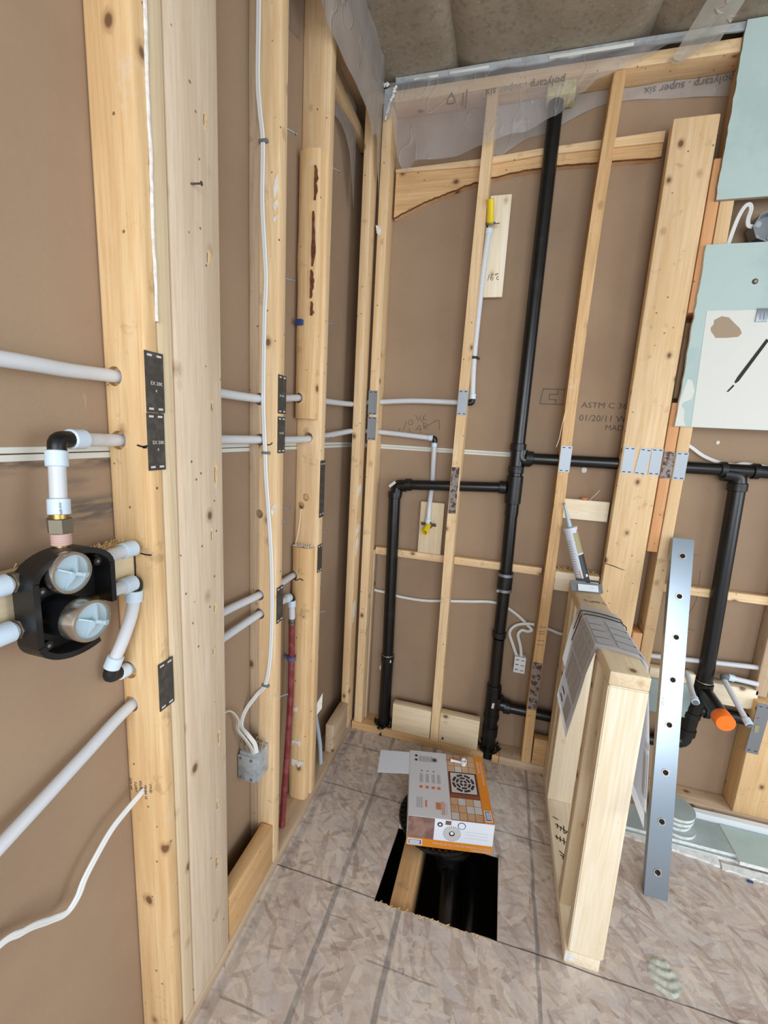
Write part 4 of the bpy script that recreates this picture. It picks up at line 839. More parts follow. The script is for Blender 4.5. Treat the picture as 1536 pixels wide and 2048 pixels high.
# ---------------- polyethylene film
def film(name, mat, f, nu, nv, label, smooth=True):
    bm = bmesh.new(); g = [[bm.verts.new(f(i / nu, j / nv)) for i in range(nu + 1)] for j in range(nv + 1)]
    for j in range(nv):
        for i in range(nu): bm.faces.new((g[j][i], g[j][i + 1], g[j + 1][i + 1], g[j + 1][i]))
    o = mk(name, bm, mat, None, True); return o
def interp(pts, t):
    for (a, b) in zip(pts, pts[1:]):
        if a[0] <= t <= b[0]:
            k = (t - a[0]) / max(b[0] - a[0], 1e-6); k = k * k * (3 - 2 * k); return a[1] + (b[1] - a[1]) * k
    return pts[-1][1] if t > pts[-1][0] else pts[0][1]
lowA = [(.06, 2.60), (.09, 2.46), (.115, 2.405), (.14, 2.40), (.165, 2.435), (.30, 2.445), (.40, 2.462), (.53, 2.498), (.64, 2.531), (.715, 2.581), (.77, 2.625), (.86, 2.663), (.97, 2.690), (1.0, 2.70)]
polyA_m = poly_film('poly_film_clear', .36, '#BDBABB'); polyB_m = poly_film('poly_film_milky', .5)
def fA(u, v):
    x = .035 + u * .965; zb = interp(lowA, x); zt = 2.725; z = zt + (zb - zt) * v
    y = -.006 - .030 * v * (1 - .3 * u) + .012 * v * math.sin(x * 22 + 1.5 * v) + .006 * noise.noise(V((x * 9, v * 3, 0)))
    return V((x, min(y, -.004), z))
pa = film('plastic_sheet', polyA_m, fA, 70, 16, '')
single(pa, 'clear plastic sheet draped over the top of the back wall', 'plastic sheet')
def fB(u, v):
    x = .42 + u * 1.2; zb = 2.615 - .015 * u + .01 * math.sin(x * 9) if x > .82 else interp([(.42, 2.475), (.58, 2.545), (.82, 2.62)], x); z = 2.66 + (zb - 2.66) * v
    return V((x, .083 + .003 * math.sin(x * 30 + v * 3), z))
pB = film('plastic_sheet', polyB_m, fB, 60, 8, ''); single(pB, 'milky plastic sheet behind the studs at the top of the back wall', 'plastic sheet')
lowC = [(-3.0, 2.50), (-.9, 2.53), (-.566, 2.525), (-.498, 2.512), (-.38, 2.494), (-.30, 2.50), (-.239, 2.495), (-.15, 2.47), (-.099, 2.50), (-.03, 2.40), (.0, 2.33)]
def fC(u, v):
    y = -2.2 + u * 2.195; zb = interp(lowC, y); z = 2.738 + (zb - 2.738) * v
    x = .030 * (1 - v) + .012 + .020 * v * abs(math.sin(y * 6)) + .006 * noise.noise(V((y * 12, v * 3, 5)))
    if y > -.12: x = .008 + (x - .008) * (.005 - y) / .125 + .006
    return V((max(x, .004), min(y, -.012), z))
pC = film('plastic_sheet', poly_film('poly_film_left', .72, '#A9A19B'), fC, 130, 12, ''); single(pC, 'milky plastic sheet hanging along the top of the left wall', 'plastic sheet')
def fD(u, v):
    y = -.40 + u * .33; zb = 2.50 - .10 * u - .03 * math.sin(u * 9); z = 2.62 + (zb - 2.62) * v
    if u > .75: z -= (u - .75) * .45 * v
    return V((-.078 + .010 * math.sin(u * 8 + v * 2) + .02 * v * u, y, z))
pD = film('plastic_sheet', poly_film('poly_film_grey', .6, '#A8A4A2'), fD, 30, 10, ''); single(pD, 'crumpled grey plastic behind the studs near the corner', 'plastic sheet')
def fE(u, v):
    y = -.70 + u * .22; z = 2.66 + (2.44 + .08 * u - 2.66) * v
    return V((-.082 + .004 * math.sin(u * 7 + v * 4), y, z))
pE = film('plastic_sheet', poly_film('poly_film_thin', .35, '#9A8F88'), fE, 14, 10, ''); single(pE, 'thin plastic flap on the brown board between the second and third studs', 'plastic sheet')
def fF(u, v):
    a = (1 - v); y = -.45 + .42 * v + .01 * math.sin(u * 5); x = 1.03 + .13 * a + (u - .5) * (.09 + .03 * v)
    return V((x, y, 2.722 - .05 * v ** 3 + .014 * math.sin(u * 5 + v * 4) - .02 * v))
pF = film('plastic_sheet', poly_film('poly_film_strip', .55, '#BDB9AF'), fF, 10, 16, ''); single(pF, 'loose plastic strip hanging from the ceiling beside the pale upper board', 'plastic sheet')
t1 = text('polytarp . super six', .034, (.66, -.0165, 2.655), (-1, 0, -.02), (0, 0, -1), 'filmink', None)
t1.parent = pa; t1.matrix_parent_inverse = Matrix.Translation(pa.location).inverted()
t2 = text('polytarp . super six', .034, (1.19, .0795, 2.655), (-1, 0, -.02), (0, 0, -1), 'filmink', None); t2.parent = pB; t2.matrix_parent_inverse = Matrix.Translation(pB.location).inverted()
t3 = text('polytarp . super six', .030, (.043, -.47, 2.60), (0, -1, 0), (0, 0, -1), 'filmink', None); t3.parent = pC; t3.matrix_parent_inverse = Matrix.Translation(pC.location).inverted()
for nm, lns in (('film_bars', [[(0, 0), (0, -.06)]]), ('film_bar', [[(-.012, -.01), (-.012, -.05)]]), ('film_triangle', [[(-.055, -.005), (-.04, -.035), (-.07, -.035), (-.055, -.005)]])):
    lab = strokes(nm, 'filmink', None, lns, (.33, -.016, 2.66), (1, 0, 0), (0, 0, 1), .003); lab.parent = pa; lab.matrix_parent_inverse = Matrix.Translation(pa.location).inverted()
# foil strip and old foam along the ceiling edge
random.seed(5)
fs = P('ceiling_strip', 'duct', ceil, jag(.06, 2.716, 1.20, 2.714, 26, .004) + jag(1.20, 2.737, .06, 2.737, 12, .001), (0, 0, 0), (1, 0, 0), (0, 0, 1), .006)
B('ceiling_strip', 'offwhite', ceil, .13, .22, -.009, -.006, 2.718, 2.726, .001); B('ceiling_strip', 'offwhite', ceil, .26, .40, -.009, -.006, 2.720, 2.729, .001); B('ceiling_strip', 'offwhite', ceil, .60, .86, -.009, -.006, 2.717, 2.728, .001)
P('foil_tape', 'duct', ceil, [(.018, 2.705), (.065, 2.712), (.055, 2.66), (.034, 2.61), (.02, 2.60)], (0, -.004, 0), (1, 0, 0), (0, 0, 1), .003)
bm = bmesh.new(); rnd = random.Random(3)
for i in range(40):
    t = i / 40; p = V((.016 + .05 * t, -.012, 2.716)) if i < 16 else V((.062 - .036 * (i - 16) / 24, -.010, 2.705 - .10 * (i - 16) / 24))
    bmesh.ops.create_icosphere(bm, subdivisions=1, radius=rnd.uniform(.003, .006), matrix=Matrix.Translation(p + V((rnd.uniform(-.003, .003), 0, rnd.uniform(-.004, .004)))))
mk('foam_bead', bm, 'plaster', ceil, True)['kind'] = 'stuff'
B('foam_collar', 'foam', ceil, .605, .70, .005, .075, 2.615, 2.66, .006)

# ---------------- half wall
hw = thing('half_wall', 'low framed half wall of new pale lumber standing on the floor', 'half wall', (.94, -.35, 0))
B('bottom_plate', wood('new', 'y'), hw, .894, .985, -.708, -.002, 0, .038, .002)
cp_ = B('top_plate', wood('pale', 'y'), hw, .893, .985, -.706, -.004, .856, .894, .005)
def post(y0, y1, k='new', x0=.894, x1=.984): return B('stud', wood(k, 'z'), hw, x0, x1, y0, y1, .0385, .8555, .003)
bm = bmesh.new()   # end post, foot a little to the right
for z, dx in ((.0385, .009), (.8555, 0)):
    pass
v8 = [bm.verts.new((x + dx, y, z)) for z, dx in ((.0385, .008), (.8555, 0)) for x, y in ((.894, -.706), (.984, -.706), (.984, -.668), (.894, -.668))]
for f in ((3, 2, 1, 0), (4, 5, 6, 7), (0, 1, 5, 4), (1, 2, 6, 5), (2, 3, 7, 6), (3, 0, 4, 7)): bm.faces.new([v8[i] for i in f])
bmesh.ops.bevel(bm, geom=list(bm.edges), offset=.003, segments=2, affect='EDGES'); mk('stud', bm, wood('new', 'z'), hw, True)
post(-.579, -.541, 'pale'); post(-.172, -.134); post(-.088, -.050, 'pale'); post(-.040, -.003, 'pale')
P('plaster_chip', 'gypsum', hw, [(0, 0), (.028, .0), (.020, .02), (.0, .022)], (.896, -.7085, .012), (1, 0, 0), (0, 0, 1), .0006)
for y in (-.66, -.62): screw(hw, (.93 if y < -.65 else .962, y, .892), (0, 0, 1), .003, .0035, 'dprint', 'nail_head')
strokes('handwriting', 'greyink', cp_, [[(0, .0), (.012, .001)], [(.006, 0), (.006, -.016)], [(.014, -.006), (.020, -.016), (.026, -.004)], [(.030, -.002), (.028, -.014), (.036, -.012), (.036, -.004), (.030, -.002)], [(.040, -.014), (.044, .0), (.048, -.014), (.054, .0)], [(.058, -.012), (.066, -.004)]], (.912, -.205, .8944), (1, 0, 0), (0, 1, 0), .0022)
strokes('handwriting', 'ink', hw, [[(0, 0), (.02, -.008)], [(.006, -.03), (.05, -.055)], [(.014, -.028), (.012, -.048)], [(.026, -.036), (.022, -.055)], [(.036, -.03), (.034, -.062), (.046, -.05)],
    [(.0, -.085), (.05, -.105)], [(.006, -.078), (.006, -.096)], [(.018, -.08), (.016, -.102)], [(.030, -.082), (.028, -.11)], [(.04, -.088), (.04, -.11)], [(.008, -.14), (.018, -.15)], [(.01, -.155), (.022, -.162)], [(.022, -.148), (.016, -.17)], [(.01, -.20), (.020, -.205)], [(.03, -.205), (.036, -.215), (.03, -.222), (.026, -.235)]], (.906, -.255, .0385), (1, 0, 0), (0, 1, 0), .0028)

# ---------------- instruction sheets draped over the half wall
ins = thing('instruction_sheet', 'printed paper sheets draped over the top of the half wall', 'paper', (.94, -.45, .5))
def drape(dy, lift, name, y_top0, y_top1, left_len, right_len, sk=.155):
    bm = bmesh.new(); prof = []
    wd = .096
    def path(s):                                      # s: distance from cap centre, negative to the left
        h = wd / 2 + .004
        if abs(s) <= h: return (.939 + s, .895 + lift + .004 * math.cos(s / h * 1.4))
        e = abs(s) - h; sg = 1 if s > 0 else -1
        out = (.010 * min(e / .1, 1) + .03 * max(0, e - .15)) if sg < 0 else (.004 + .012 * min(e / .2, 1))
        return (.939 + sg * (h + lift + out), .895 + lift - e * .985)
    n, m_ = 34, 10; g = []
    for i in range(n + 1):
        s = -left_len + (left_len + right_len) * i / n; row = []
        for j in range(m_ + 1):
            y = y_top0 + (y_top1 - y_top0) * j / m_; yy = y - s * sk * 2.2 + dy; x, z = path(s)
            row.append(bm.verts.new((x, yy, z)))
        g.append(row)
    for i in range(n):
        for j in range(m_): bm.faces.new((g[i][j], g[i + 1][j], g[i + 1][j + 1], g[i][j + 1]))
    return mk(name, bm, 'leafwhite', ins, True), path
sh, pth = drape(0, .0012, 'page', -.605, -.36, .44, .43)
sh2, _ = drape(0, .0045, 'page', -.605, -.385, .41, .40)
sh3, _ = drape(.055, .0003, 'page', -.45, -.345, .30, .20)
def on_page(s0, s1, y0, y1, mat, name, lift=.0058, sk=.155):
    bm = bmesh.new(); rows = []; k = max(2, int((s1 - s0) / .014) + 1)
    for i in range(k + 1):
        s = s0 + (s1 - s0) * i / k; x, z = pth(s); a = V((x, 0, z)); 
        h = .052; 
        if abs(s) <= h: a.z += lift - .0012
        else: a.x += (lift - .0012) * (1 if s > 0 else -1)
        rows.append([bm.verts.new((a.x, y - s * sk * 2.2, a.z)) for y in (y0, y1)])
    for r0, r1 in zip(rows, rows[1:]): bm.faces.new((r0[0], r1[0], r1[1], r0[1]))
    return mk(name, bm, mat, ins, True)
for a, b in ((-.30, -.185), (-.17, -.09), (-.075, -.012), (0.0, .06), (.075, .16)):
    for y0, y1 in ((-.585, -.548), (-.542, -.50), (-.494, -.455), (-.449, -.41)):
        on_page(a, b, y0, y1, 'sheetgrey', 'print_block')
for s0 in (-.385, -.35): on_page(s0 - .004, s0 + .006, -.47, -.42, 'dprint', 'print_block')
on_page(-.40, -.32, -.575, -.50, 'sheetgrey', 'print_block'); on_page(.27, .37, -.60, -.575, 'dprint', 'print_block'); on_page(.245, .262, -.60, -.585, 'dprint', 'print_block')
bm = bmesh.new()
for yb, lf in ((-.383, .006), (-.347, .0032)):
    sweep(bm, [V((pth(s)[0] + (lf * (1 if s > .05 else -1 if s < -.05 else 0)), yb - s * .341, pth(s)[1] + (lf if abs(s) <= .052 else 0))) for s in [(-.16 + .32 * i / 40) * (1 if yb < -.36 else .8) for i in range(41)]], [(-.0012, -.0012), (.0012, -.0012), (.0012, .0012), (-.0012, .0012)])
mk('page_edge_band', bm, 'dprint', ins)

# ---------------- sealant tube and bracket at the back of the half wall
tb = thing('sealant_tube', 'sealant cartridge with a pointed nozzle leaning on the back wall', 'sealant tube', (.935, -.062, .895))
t0 = V((.936, -.050, .905)); t1_ = V((.862, -.036, 1.118)); td = (t1_ - t0).normalized(); TR = .0245
L('cartridge', 'tubewhite', tb, t0, td, [(0, TR), (.218, TR), (.218, TR + .0015), (.226, TR + .0015), (.228, TR - .003)], 28)
L('nozzle', 'cap_plastic', tb, t0 + td * .226, td, [(0, .010), (.010, .009), (.09, .0035), (.094, .0035)], 14); cyl('nozzle_tip', 'gprint', tb, t0 + td * .316, t0 + td * .324, .005, 10)
ta, tb_ = frame(td)
def wrap(name, mat, a0, a1, s0, s1):
    bm = bmesh.new(); rows = []; camd = (V((.588, -1.79, 1.436)) - t0); camd = (camd - td * camd.dot(td)).normalized(); sd = camd.cross(td).normalized()
    for i in range(9):
        a = math.radians(a0 + (a1 - a0) * i / 8); r = TR + .0004
        rows.append([bm.verts.new(t0 + td * s + (camd * math.cos(a) + sd * math.sin(a)) * r) for s in (s0, s1)])
    for r0, r1 in zip(rows, rows[1:]): bm.faces.new((r0[0], r0[1], r1[1], r1[0]))
    return mk(name, bm, mat, tb, True)
wrap('label_panel', 'tubegold', -12, -88, .125, .205); wrap('label_panel', 'tubeblack', -12, -92, .0, .118); wrap('label_stripe', 'lprint', -8, -92, .118, .124); wrap('label_mark', 'white', -38, -60, .030, .040); wrap('label_mark', 'red', -55, -75, .205, .213)
for i in range(14): wrap('fine_print', 'gprint', 18, 62, .045 + i * .010, .047 + i * .010)
wrap('label_stripe', 'orangered', 4, 12, .02, .06)
bk = thing('metal_bracket', 'grey metal bracket with a white label at the back of the half wall top', 'bracket', (.94, -.10, .894))
bm = bmesh.new(); prism(bm, [(-.058, 0), (.052, 0), (.052, .034), (.012, .040), (.008, .036), (-.004, .036), (-.008, .042), (-.062, .042)], (.942, -.118, .8955), (1, .12, 0), (-.05, .62, .75), .0018); mk('plate', bm, 'steel', bk)
bm = bmesh.new(); prism(bm, rect(.072, .026), (.906, -.1255, .900), (1, .12, 0), (-.05, .62, .75), .0008); lb_ = mk('label', bm, 'label', bk)
text('2 in', .007, (.950, -.1125, .9105), (1, .12, 0), (-.05, .62, .75), 'gprint', bk); B('latch', 'tubeblack', bk, .90, .985, -.090, -.082, .928, .934, .001)
screw(bk, (.984, -.098, .913), (0, -.75, .6), .006, .004)

# ---------------- aluminium bar leaning on the wall, with eyelets
al = thing('aluminium_bar', 'long bright aluminium bar with a row of round holes leaning on the wall', 'metal bar', (1.21, -.43, 0))
p0 = V((1.174, -.432, 0)); top = V((1.2155, -.03, 1.119)); bd = (top - p0).normalized(); bu = V((1, 0, 0)); bu = (bu - bd * bu.dot(bd)).normalized(); bn = bu.cross(bd).normalized()
if bn.y > 0: bn = -bn
BLn = 1.1897
def chan(bm):
    w_, t_, fl_ = .068, .0022, .024
    pr = [(0, 0), (w_, 0), (w_, -fl_), (w_ - t_, -fl_), (w_ - t_, -t_), (t_, -t_), (t_, -fl_), (0, -fl_)]
    lo_, hi_ = [], []
    for x, y in pr:
        b0 = p0 + bu * x + bn * y; zoff = -b0.z / bd.z if True else 0
        lo_.append(bm.verts.new(b0 + bd * (zoff + .0005))); hi_.append(bm.verts.new(b0 + bd * BLn))
    n_ = len(pr)
    for i in range(n_): bm.faces.new((lo_[i], lo_[(i + 1) % n_], hi_[(i + 1) % n_], hi_[i]))
    fs = [bm.faces.new(lo_[::-1]), bm.faces.new(hi_)]
    for f in fs: f.normal_update()
    bmesh.ops.triangulate(bm, faces=fs, ngon_method='EAR_CLIP')
bm = bmesh.new(); chan(bm); ch = mk('channel', bm, 'steel_bright', al)
ctrs = [p0 + bu * .034 + bd * s for s in (.078, .233, .387, .541, .691, .837, .981, 1.127)]
bore(ch, [(c_ + bn * .004, c_ - bn * .006, .0088) for c_ in ctrs])
for c_ in ctrs:
    cyl('eyelet_shade_plug', 'ink', al, c_ - bn * .0125, c_ - bn * .0065, .0085, 16)  # black plug behind each hole, painting in the shade inside
    L('eyelet', 'chrome', al, c_ + bn * .0003, bn, [(-.007, .0070), (0, .0078), (.0012, .0092), (.0012, .0120), (0, .0126)], 24, False)
text('SPF 20', .010, p0 + bu * .012 + bd * .60 + bn * .0003, bd, -bu, 'gprint', al)
gp = B('steel_plate', 'greygreen', None, 1.238, 1.398, .0215, .0285, .388, .532, .006); single(gp, 'grey rounded plate behind the aluminium bar', 'plate')
# right-hand water stubs
w1 = thing('water_pipe', 'white capped water stub sticking out left of the orange cap', 'pipe', (1.35, -.06, .53))
tube('pipe', 'pex', w1, [(1.365, .029, .575), (1.362, .0, .570), (1.352, -.07, .553), (1.346, -.118, .545)], .0095); ring(w1, (1.3475, -.105, .547), (-.05, -.45, -.075), .0128, .024); cyl('end_plug', 'graph', w1, (1.3448, -.1285, .5432), (1.3446, -.130, .543), .0095)
w2 = thing('water_pipe', 'white water pipes with a capped stub in front of the grey strap', 'pipe', (1.5, -.06, .48))
tube('pipe', 'pex', w2, [(1.486, .022, .583), (1.49, -.02, .565), (1.505, -.10, .520), (1.514, -.135, .500)], .0095); ring(w2, (1.509, -.115, .511), (.25, -1, -.55), .0128, .024); cyl('end_plug', 'graph', w2, (1.5155, -.1375, .4985), (1.516, -.139, .4978), .0095)
elbow(w2, (1.484, .024, .590), (.08, -.9, -.4), (1, 0, 0), .0115, .018, 'graph'); ring(w2, (1.500, .024, .590), (1, 0, -.1), .0128, .022); cyl('pipe', 'pex', w2, (1.505, .024, .589), (1.60, .028, .580), .0095)
w3 = cyl('water_pipe', 'pex', None, (1.228, .055, .610), (1.60, .05, .637), .0095); single(w3, 'white water pipe running level behind the right-hand black pipe', 'pipe')

# ---------------- boards on the right
def board(name, x0, x1, y0, y1, z0, z1, mface, medge, axis, label, cat, jagged=True, parent=None):
    bm = bmesh.new(); rnd = random.Random(int(x0 * 100 + z1 * 10)); n_ = 26
    if axis == 'y':
        pl = [(x0 + (rnd.uniform(0, .0035) if jagged else 0), z0 + (z1 - z0) * i / n_) for i in range(n_ + 1)] + [(x1, z1), (x1, z0)]
        prism(bm, pl, (0, y1, 0), (1, 0, 0), (0, 0, 1), y1 - y0)
        bm.normal_update()
        for f in bm.faces: f.material_index = 0 if all(abs(q.co.y - y0) < 1e-5 for q in f.verts) else 1
    else:
        pl = [(x0, y0), (x1, y0), (x1, y1), (x0, y1)]
        prism(bm, pl, (0, 0, z0), (1, 0, 0), (0, 1, 0), z1 - z0)
        bm.normal_update()
        for f in bm.faces: f.material_index = 0 if all(abs(q.co.z - z1) < 1e-5 for q in f.verts) else 1
    o = mk(name, bm, [mface, medge], parent)
    if label: single(o, label, cat)
    return o
gu = thing('drywall_board', 'upper pale green drywall board at the top right corner', 'drywall board', (1.7, 0, 2.24))
board('panel', 1.166, 2.3, -.0132, -.0007, 2.241, 2.735, 'green', 'brownpatch', 'y', None, None, parent=gu)
gl = thing('drywall_board', 'lower pale green drywall board with a white painted field and black streak', 'drywall board', (1.7, 0, 1.517))
board('panel', 1.1625, 2.3, -.0132, -.0007, 1.517, 2.108, 'green', 'gypsum', 'y', None, None, parent=gl)
P('paint_field', 'offwhite', gl, [(1.199, 1.902), (1.207, 1.70), (1.214, 1.518), (2.29, 1.518), (2.29, 1.905)], (0, -.0133, 0), (1, 0, 0), (0, 0, 1), .0006)
P('bare_patch', 'brownpatch', gl, [(1.225, 1.872), (1.245, 1.884), (1.266, 1.880), (1.285, 1.862), (1.303, 1.846), (1.312, 1.830), (1.303, 1.818), (1.27, 1.815), (1.238, 1.815), (1.234, 1.822), (1.222, 1.836), (1.219, 1.848), (1.226, 1.858)], (0, -.0140, 0), (1, 0, 0), (0, 0, 1), .0004)
P('adhesive_streak', 'ink', gl, [(1.384, 1.812), (1.392, 1.806), (1.330, 1.676), (1.322, 1.668), (1.318, 1.673), (1.324, 1.690)], (0, -.0140, 0), (1, 0, 0), (0, 0, 1), .0008)
P('adhesive_streak', 'ink', gl, [(1.316, 1.664), (1.320, 1.660), (1.306, 1.640), (1.300, 1.640)], (0, -.0140, 0), (1, 0, 0), (0, 0, 1), .0006)
P('torn_patch', 'offwhite', gl, [(1.164, 1.52), (1.196, 1.52), (1.188, 1.54), (1.184, 1.575), (1.172, 1.59), (1.176, 1.60), (1.20, 1.612), (1.205, 1.64), (1.192, 1.675), (1.178, 1.68), (1.165, 1.60)], (0, -.0133, 0), (1, 0, 0), (0, 0, 1), .0005)
B('mirror_clip', 'steel', gl, 1.342, 1.376, -.0175, -.0134, 1.864, 1.906, .001); B('mirror_clip_tongue', 'steel', gl, 1.352, 1.357, -.019, -.0175, 1.872, 1.892); B('mirror_clip_tongue', 'steel', gl, 1.363, 1.368, -.019, -.0175, 1.872, 1.892)
L('plug_hole', 'dprint', gl, (1.321, -.0132, 1.990), (0, -1, 0), [(0, .009), (.0006, .009)], 10); cyl('wall_plug', 'reddish' if 'reddish' in MAT else 'brownpatch', gl, (1.322, -.0136, 1.990), (1.322, -.0155, 1.990), .005, 8)
# drywall scraps on the floor by the wall
board('drywall_strip', 1.165, 1.95, -.205, -.062, .0005, .0135, 'greygreen', 'gypsum', 'z', 'long grey green drywall strip lying on the floor along the wall, lowest of the scraps', 'drywall scrap')
board('drywall_strip', 1.15, 1.53, -.195, -.070, .0140, .0265, 'greygreen', 'gypsum', 'z', 'grey green drywall strip on top of the longest one, under the round cutouts', 'drywall scrap')
b_ = board('drywall_strip', 1.53, 2.05, -.222, -.068, .0145, .0285, 'green', 'gypsum', 'z', 'paler drywall strip on the floor at the right edge of the picture', 'drywall scrap')
bm = bmesh.new(); sweep(bm, smoothpts([(1.40, -.040, .022), (1.50, -.042, .024), (1.60, -.044, .027), (1.9, -.045, .028)], 6), [(-.016, -.022), (.012, -.022), (.016, -.004), (.014, .022), (-.006, .024), (-.016, .006)], (0, 0, 1)); o = mk('plastic_trim', bm, 'white', None, True)
single(o, 'white rounded strip lying between the drywall scraps and the wall', 'trim strip')
rnd = random.Random(12)
for i, (cx, cy, z) in enumerate(((1.362, -.125, .0270), (1.352, -.106, .0400), (1.362, -.098, .0530), (1.366, -.092, .0660))):
    bm = bmesh.new(); lathe(bm, (cx, cy, z), (0, 0, 1), [(0, .064), (.0122, .065)], 36); rough_bm(bm, .0012, 40, i, (0, 1)); bm.normal_update()
    for f in bm.faces: f.material_index = 0 if all(abs(q.co.z - z - .0122) < 1e-5 for q in f.verts) else 1
    o = mk('drywall_disc', bm, ['greygreen', 'gypsum'])
    single(o, ('lowest round drywall cutout of the pile, resting on the strip', 'second round drywall cutout from the bottom of the pile', 'third round drywall cutout from the bottom of the pile', 'topmost round drywall cutout of the pile')[i], 'drywall cutout', 'round drywall cutouts')
def scrap(pts, z0, z1, mat, label):
    bm = bmesh.new(); prism(bm, pts, (0, 0, z0), (1, 0, 0), (0, 1, 0), z1 - z0); o = mk('drywall_scrap', bm, mat); single(o, label, 'drywall scrap')
scrap(jag(1.155, -.2065, 1.30, -.2075, 8, .0008) + jag(1.30, -.236, 1.155, -.216, 10, .003), .0005, .011, 'plaster', 'thin crumbling white scrap left of the aluminium bar foot')
scrap(jag(1.32, -.2075, 1.47, -.2075, 8, .0008) + jag(1.465, -.243, 1.32, -.226, 10, .003), .0005, .010, 'gypsum', 'crumbled white scrap in front of the strips, right of the bar')
scrap(jag(1.475, -.226, 1.66, -.224, 8, .001) + jag(1.60, -.262, 1.47, -.248, 10, .004), .0005, .008, 'gypsum', 'broken white scrap with a blue speck at lower right')
bs = B('blue_fragment', 'blue', None, 1.535, 1.552, -.272, -.264, .0005, .005, .001); single(bs, 'tiny blue plastic fragment on the floor by the broken white scrap', 'fragment')
bm = bmesh.new(); g = []
for j in range(25):
    row = []
    for i in range(21):
        u, v = i / 20, j / 24; r = math.hypot(u - .5, v - .5) * 2 + .2 * noise.noise(V((u * 5, v * 5, 2)))
        e = max(0, min(1, (1.0 - r) * 5)); x = 1.120 + .080 * u; y = -.712 + .10 * v
        h = e * (.0028 + .0022 * math.sin((v * 4.2 + .7 * math.sin(u * 3)) * 2 * math.pi) + .002 * noise.noise(V((u * 14, v * 14, 0)))) 
        row.append(bm.verts.new((x, y, .0004 + max(0, h) if e > 0 else -.001)))
    g.append(row)
for j in range(24):
    for i in range(20): bm.faces.new((g[j][i], g[j][i + 1], g[j + 1][i + 1], g[j + 1][i]))
o = mk('mortar_patch', bm, 'putty', None, True); single(o, 'ridged patch of dried grey mortar on the floor right of the half wall', 'mortar')

# ---------------- drain kit carton
kx = thing('carton', 'orange and white drain kit carton lying over the floor hole', 'box', (.51, -.36, .019))
O = V((.3955, -.5246, .0195)); ku = V((.9815, .1908, 0)); kv = V((-.1908, .9815, 0)); kz = V((0, 0, 1)); W_, D_, H_ = .297, .312, .1205
bm = bmesh.new()
vs = [bm.verts.new(O + ku * a + kv * b + kz * c_) for a in (0, W_) for b in (0, D_) for c_ in (0, H_)]
for f in ((0, 1, 3, 2), (4, 6, 7, 5), (0, 4, 5, 1), (0, 2, 6, 4), (1, 5, 7, 3)): bm.faces.new([vs[i] for i in f])
mk('shell', bm, 'cartwhite', kx)
bm = bmesh.new(); prism(bm, rect(W_, .10), O + kv * D_ + kz * .0, ku, (0, .25, 1), .001); mk('end_flap', bm, 'cartin', kx)
bm = bmesh.new(); prism(bm, [(-.125, .182), (-.001, .186), (-.001, .300), (-.122, .302)], O + kz * (H_ - .002), (ku + V((0, 0, .04))), kv, .0012); mk('side_flap', bm, 'cartin', kx)
def top_(poly, mat, name, lift=.0003): return P(name, mat, kx, poly, O + kz * (H_ + lift), ku, kv, .0003)
top_(rect(.112, D_ - .001, .150, .0005), 'cartgrout', 'tile_print')
rnd = random.Random(1); k_ = 0
for i in range(4):
    for j in range(10):
        a0 = .1515 + i * .0277; b0 = .003 + j * .0308
        if b0 + .028 > .113 and b0 < .217: continue
        top_(rect(.0258, .0288, a0, b0), 'carttile' if rnd.random() > .2 else 'lprint', 'tile_print', .0007)
top_(rect(W_ - .263, D_ - .001, .2625, .0005), 'cartorange', 'orange_band')
top_(rect(.104, .104, .154, .113), 'dprint', 'grate_frame', .0007); top_(rect(.094, .094, .159, .118), 'lprint', 'grate_print', .0011)
bm = bmesh.new(); cx, cy = .206, .165
for r0, r1, k, off in ((.0325, .0425, 8, 0), (.0195, .0285, 6, .2), (.006, .015, 4, .1)):
    for i in range(k):
        a0 = 2 * math.pi * i / k + off; a1 = a0 + 2 * math.pi / k * .80
        pl = [(cx + r1 * math.cos(a0 + (a1 - a0) * q / 5), cy + r1 * math.sin(a0 + (a1 - a0) * q / 5)) for q in range(6)] + [(cx + r0 * math.cos(a1 - (a1 - a0) * q / 5), cy + r0 * math.sin(a1 - (a1 - a0) * q / 5)) for q in range(6)]
        prism(bm, pl, O + kz * (H_ + .0014), ku, kv, .0002)
mk('grate_slots', bm, 'dprint', kx)
# print on the white half: icons and small copy, turned towards the back left
for v_, yy in ((.10, .0), ):
    for i, uu in enumerate((.045, .068, .091, .112)):
        top_(disc(.0068, 16, uu, .128), 'orangered', 'icon_print'); 
        for q in range(3): top_(rect(.0016, .042, uu - .004 + q * .0045, .150), 'gprint', 'copy_print')
    for i, uu in enumerate((.045, .068, .091)): top_(rect(.006, .004, uu, .205), 'dprint', 'copy_print')
for i in range(4):
    for q in range(3): top_(rect(.0016, .030, .038 + i * .014 + q * .0042, .255), 'gprint', 'copy_print')
top_(disc(.012, 18, .100, .268), 'gprint', 'icon_print'); top_(disc(.006, 14, .100, .268), 'dprint', 'icon_print', .0007)
for uu, vv in ((.026, .285), (.026, .262)): top_(disc(.006, 12, uu, vv), 'dprint', 'icon_print')
for q in range(6): top_(rect(.0014, .045, .030 + q * .004, .035), 'lprint' if q % 2 else 'gprint', 'copy_print')
top_(rect(.006, .030, .060, .040), 'orangered', 'icon_print'); top_(rect(.018, .030, .098, .035), 'orangered', 'icon_print'); top_(rect(.012, .010, .101, .045), 'tubegold', 'icon_print', .0007); top_(rect(.010, .048, .128, .016), 'lprint', 'copy_print')
for q in range(3): top_(rect(.0016, .055, .118 + q * .004, .015), 'orangered', 'copy_print')
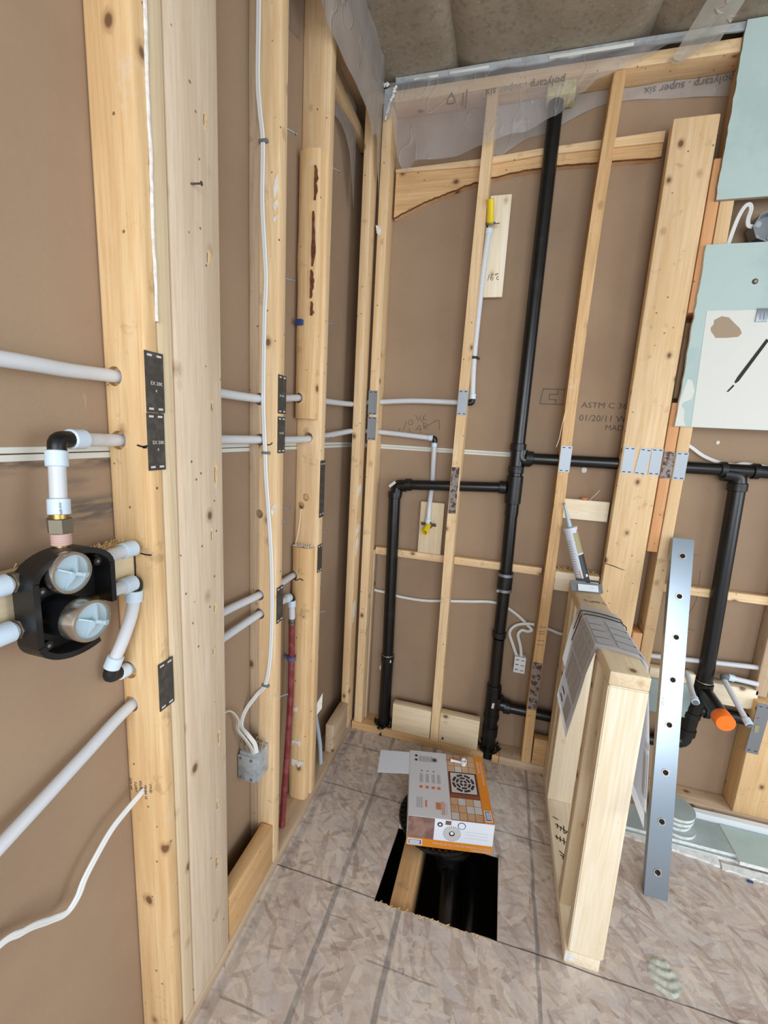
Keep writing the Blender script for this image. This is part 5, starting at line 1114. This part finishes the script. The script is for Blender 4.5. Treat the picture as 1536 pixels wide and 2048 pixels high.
text('Drain Kit | Ensemble de drain', .010, O + ku * .282 + kv * .285 + kz * (H_ + .0007), -kv, ku, 'lprint', kx); text('KERDI-DRAIN', .010, O + ku * .270 + kv * .285 + kz * (H_ + .0007), -kv, ku, 'lprint', kx)
top_(rect(.024, .045, .267, .008), 'cartface', 'logo_print', .0007); top_(rect(.018, .038, .270, .0115), 'bprint', 'logo_print', .0011)
for q in range(3): top_(rect(.003, .030, .273 + q * .005, .016), 'cartface', 'logo_print', .0015)
# small white fitting lying on the carton lid
pf = thing('pipe_fitting', 'small white bent plastic piece lying on top of the carton', 'fitting', O + ku * .19 + kv * .265 + kz * H_)
q0 = O + ku * .165 + kv * .270 + kz * (H_ + .008); q1 = O + ku * .215 + kv * .262 + kz * (H_ + .008)
L('stem', 'white', pf, q0, q1 - q0, [(0, .0065), (.01, .005), (.038, .005), (.045, .007)], 14); L('end_cup', 'white', pf, q1 + V((0, 0, -.006)), (0.15, -.1, 1), [(0, .0105), (.020, .0115), (.020, .008), (.012, .007)], 18)
# front face
def fr(poly, mat, name, lift=.0003): return P(name, mat, kx, poly, O - kv * lift, ku, kz, .0003)
fr(rect(.092, .086, .001, .033), 'cartbrown', 'photo_print'); fr(rect(W_ - .094, .086, .0935, .033), 'cartface', 'white_panel'); fr(rect(W_ - .001, .0325, .0005, .0003), 'cartorange', 'orange_band')
fr(disc(.026, 30, .155, .066), 'lprint', 'part_print', .0007); fr(disc(.010, 18, .155, .066), 'dprint', 'part_print', .0011); fr(disc(.006, 14, .155, .068), 'cartface', 'part_print', .0015)
bm = bmesh.new()
for i in range(26):
    a = 2 * math.pi * i / 26; prism(bm, disc(.0022, 6, .155 + .0285 * math.cos(a), .066 + .0285 * math.sin(a)), O - kv * .0011, ku, kz, .0002)
mk('part_print', bm, 'gprint', kx)
fr(disc(.0095, 16, .112, .098), 'dprint', 'part_print', .0007); fr(disc(.0045, 14, .112, .098), 'cartface', 'part_print', .0011); fr(rect(.020, .016, .130, .100), 'cartbrown', 'part_print', .0007)
fr(disc(.014, 20, .186, .101), 'dprint', 'part_print', .0007); fr(disc(.0115, 20, .186, .101), 'cartface', 'part_print', .0011)
text('Drain Kit | Ensemble de drain | Kit de Desague', .0105, O + ku * .292 + kz * .0215 - kv * .0008, -ku, -kz, 'lprint', kx); text('KERDI-DRAIN', .011, O + ku * .292 + kz * .011 - kv * .0008, -ku, -kz, 'lprint', kx)
fr(rect(.050, .024, .005, .004), 'cartface', 'logo_print', .0007); fr(rect(.044, .018, .008, .007), 'bprint', 'logo_print', .0011)
for q in range(3): fr(rect(.036, .003, .011, .0095 + q * .005), 'cartface', 'logo_print', .0015)
for q in range(3): fr(rect(.08, .0012, .20, .055 + q * .012), 'lprint', 'copy_print', .0007)
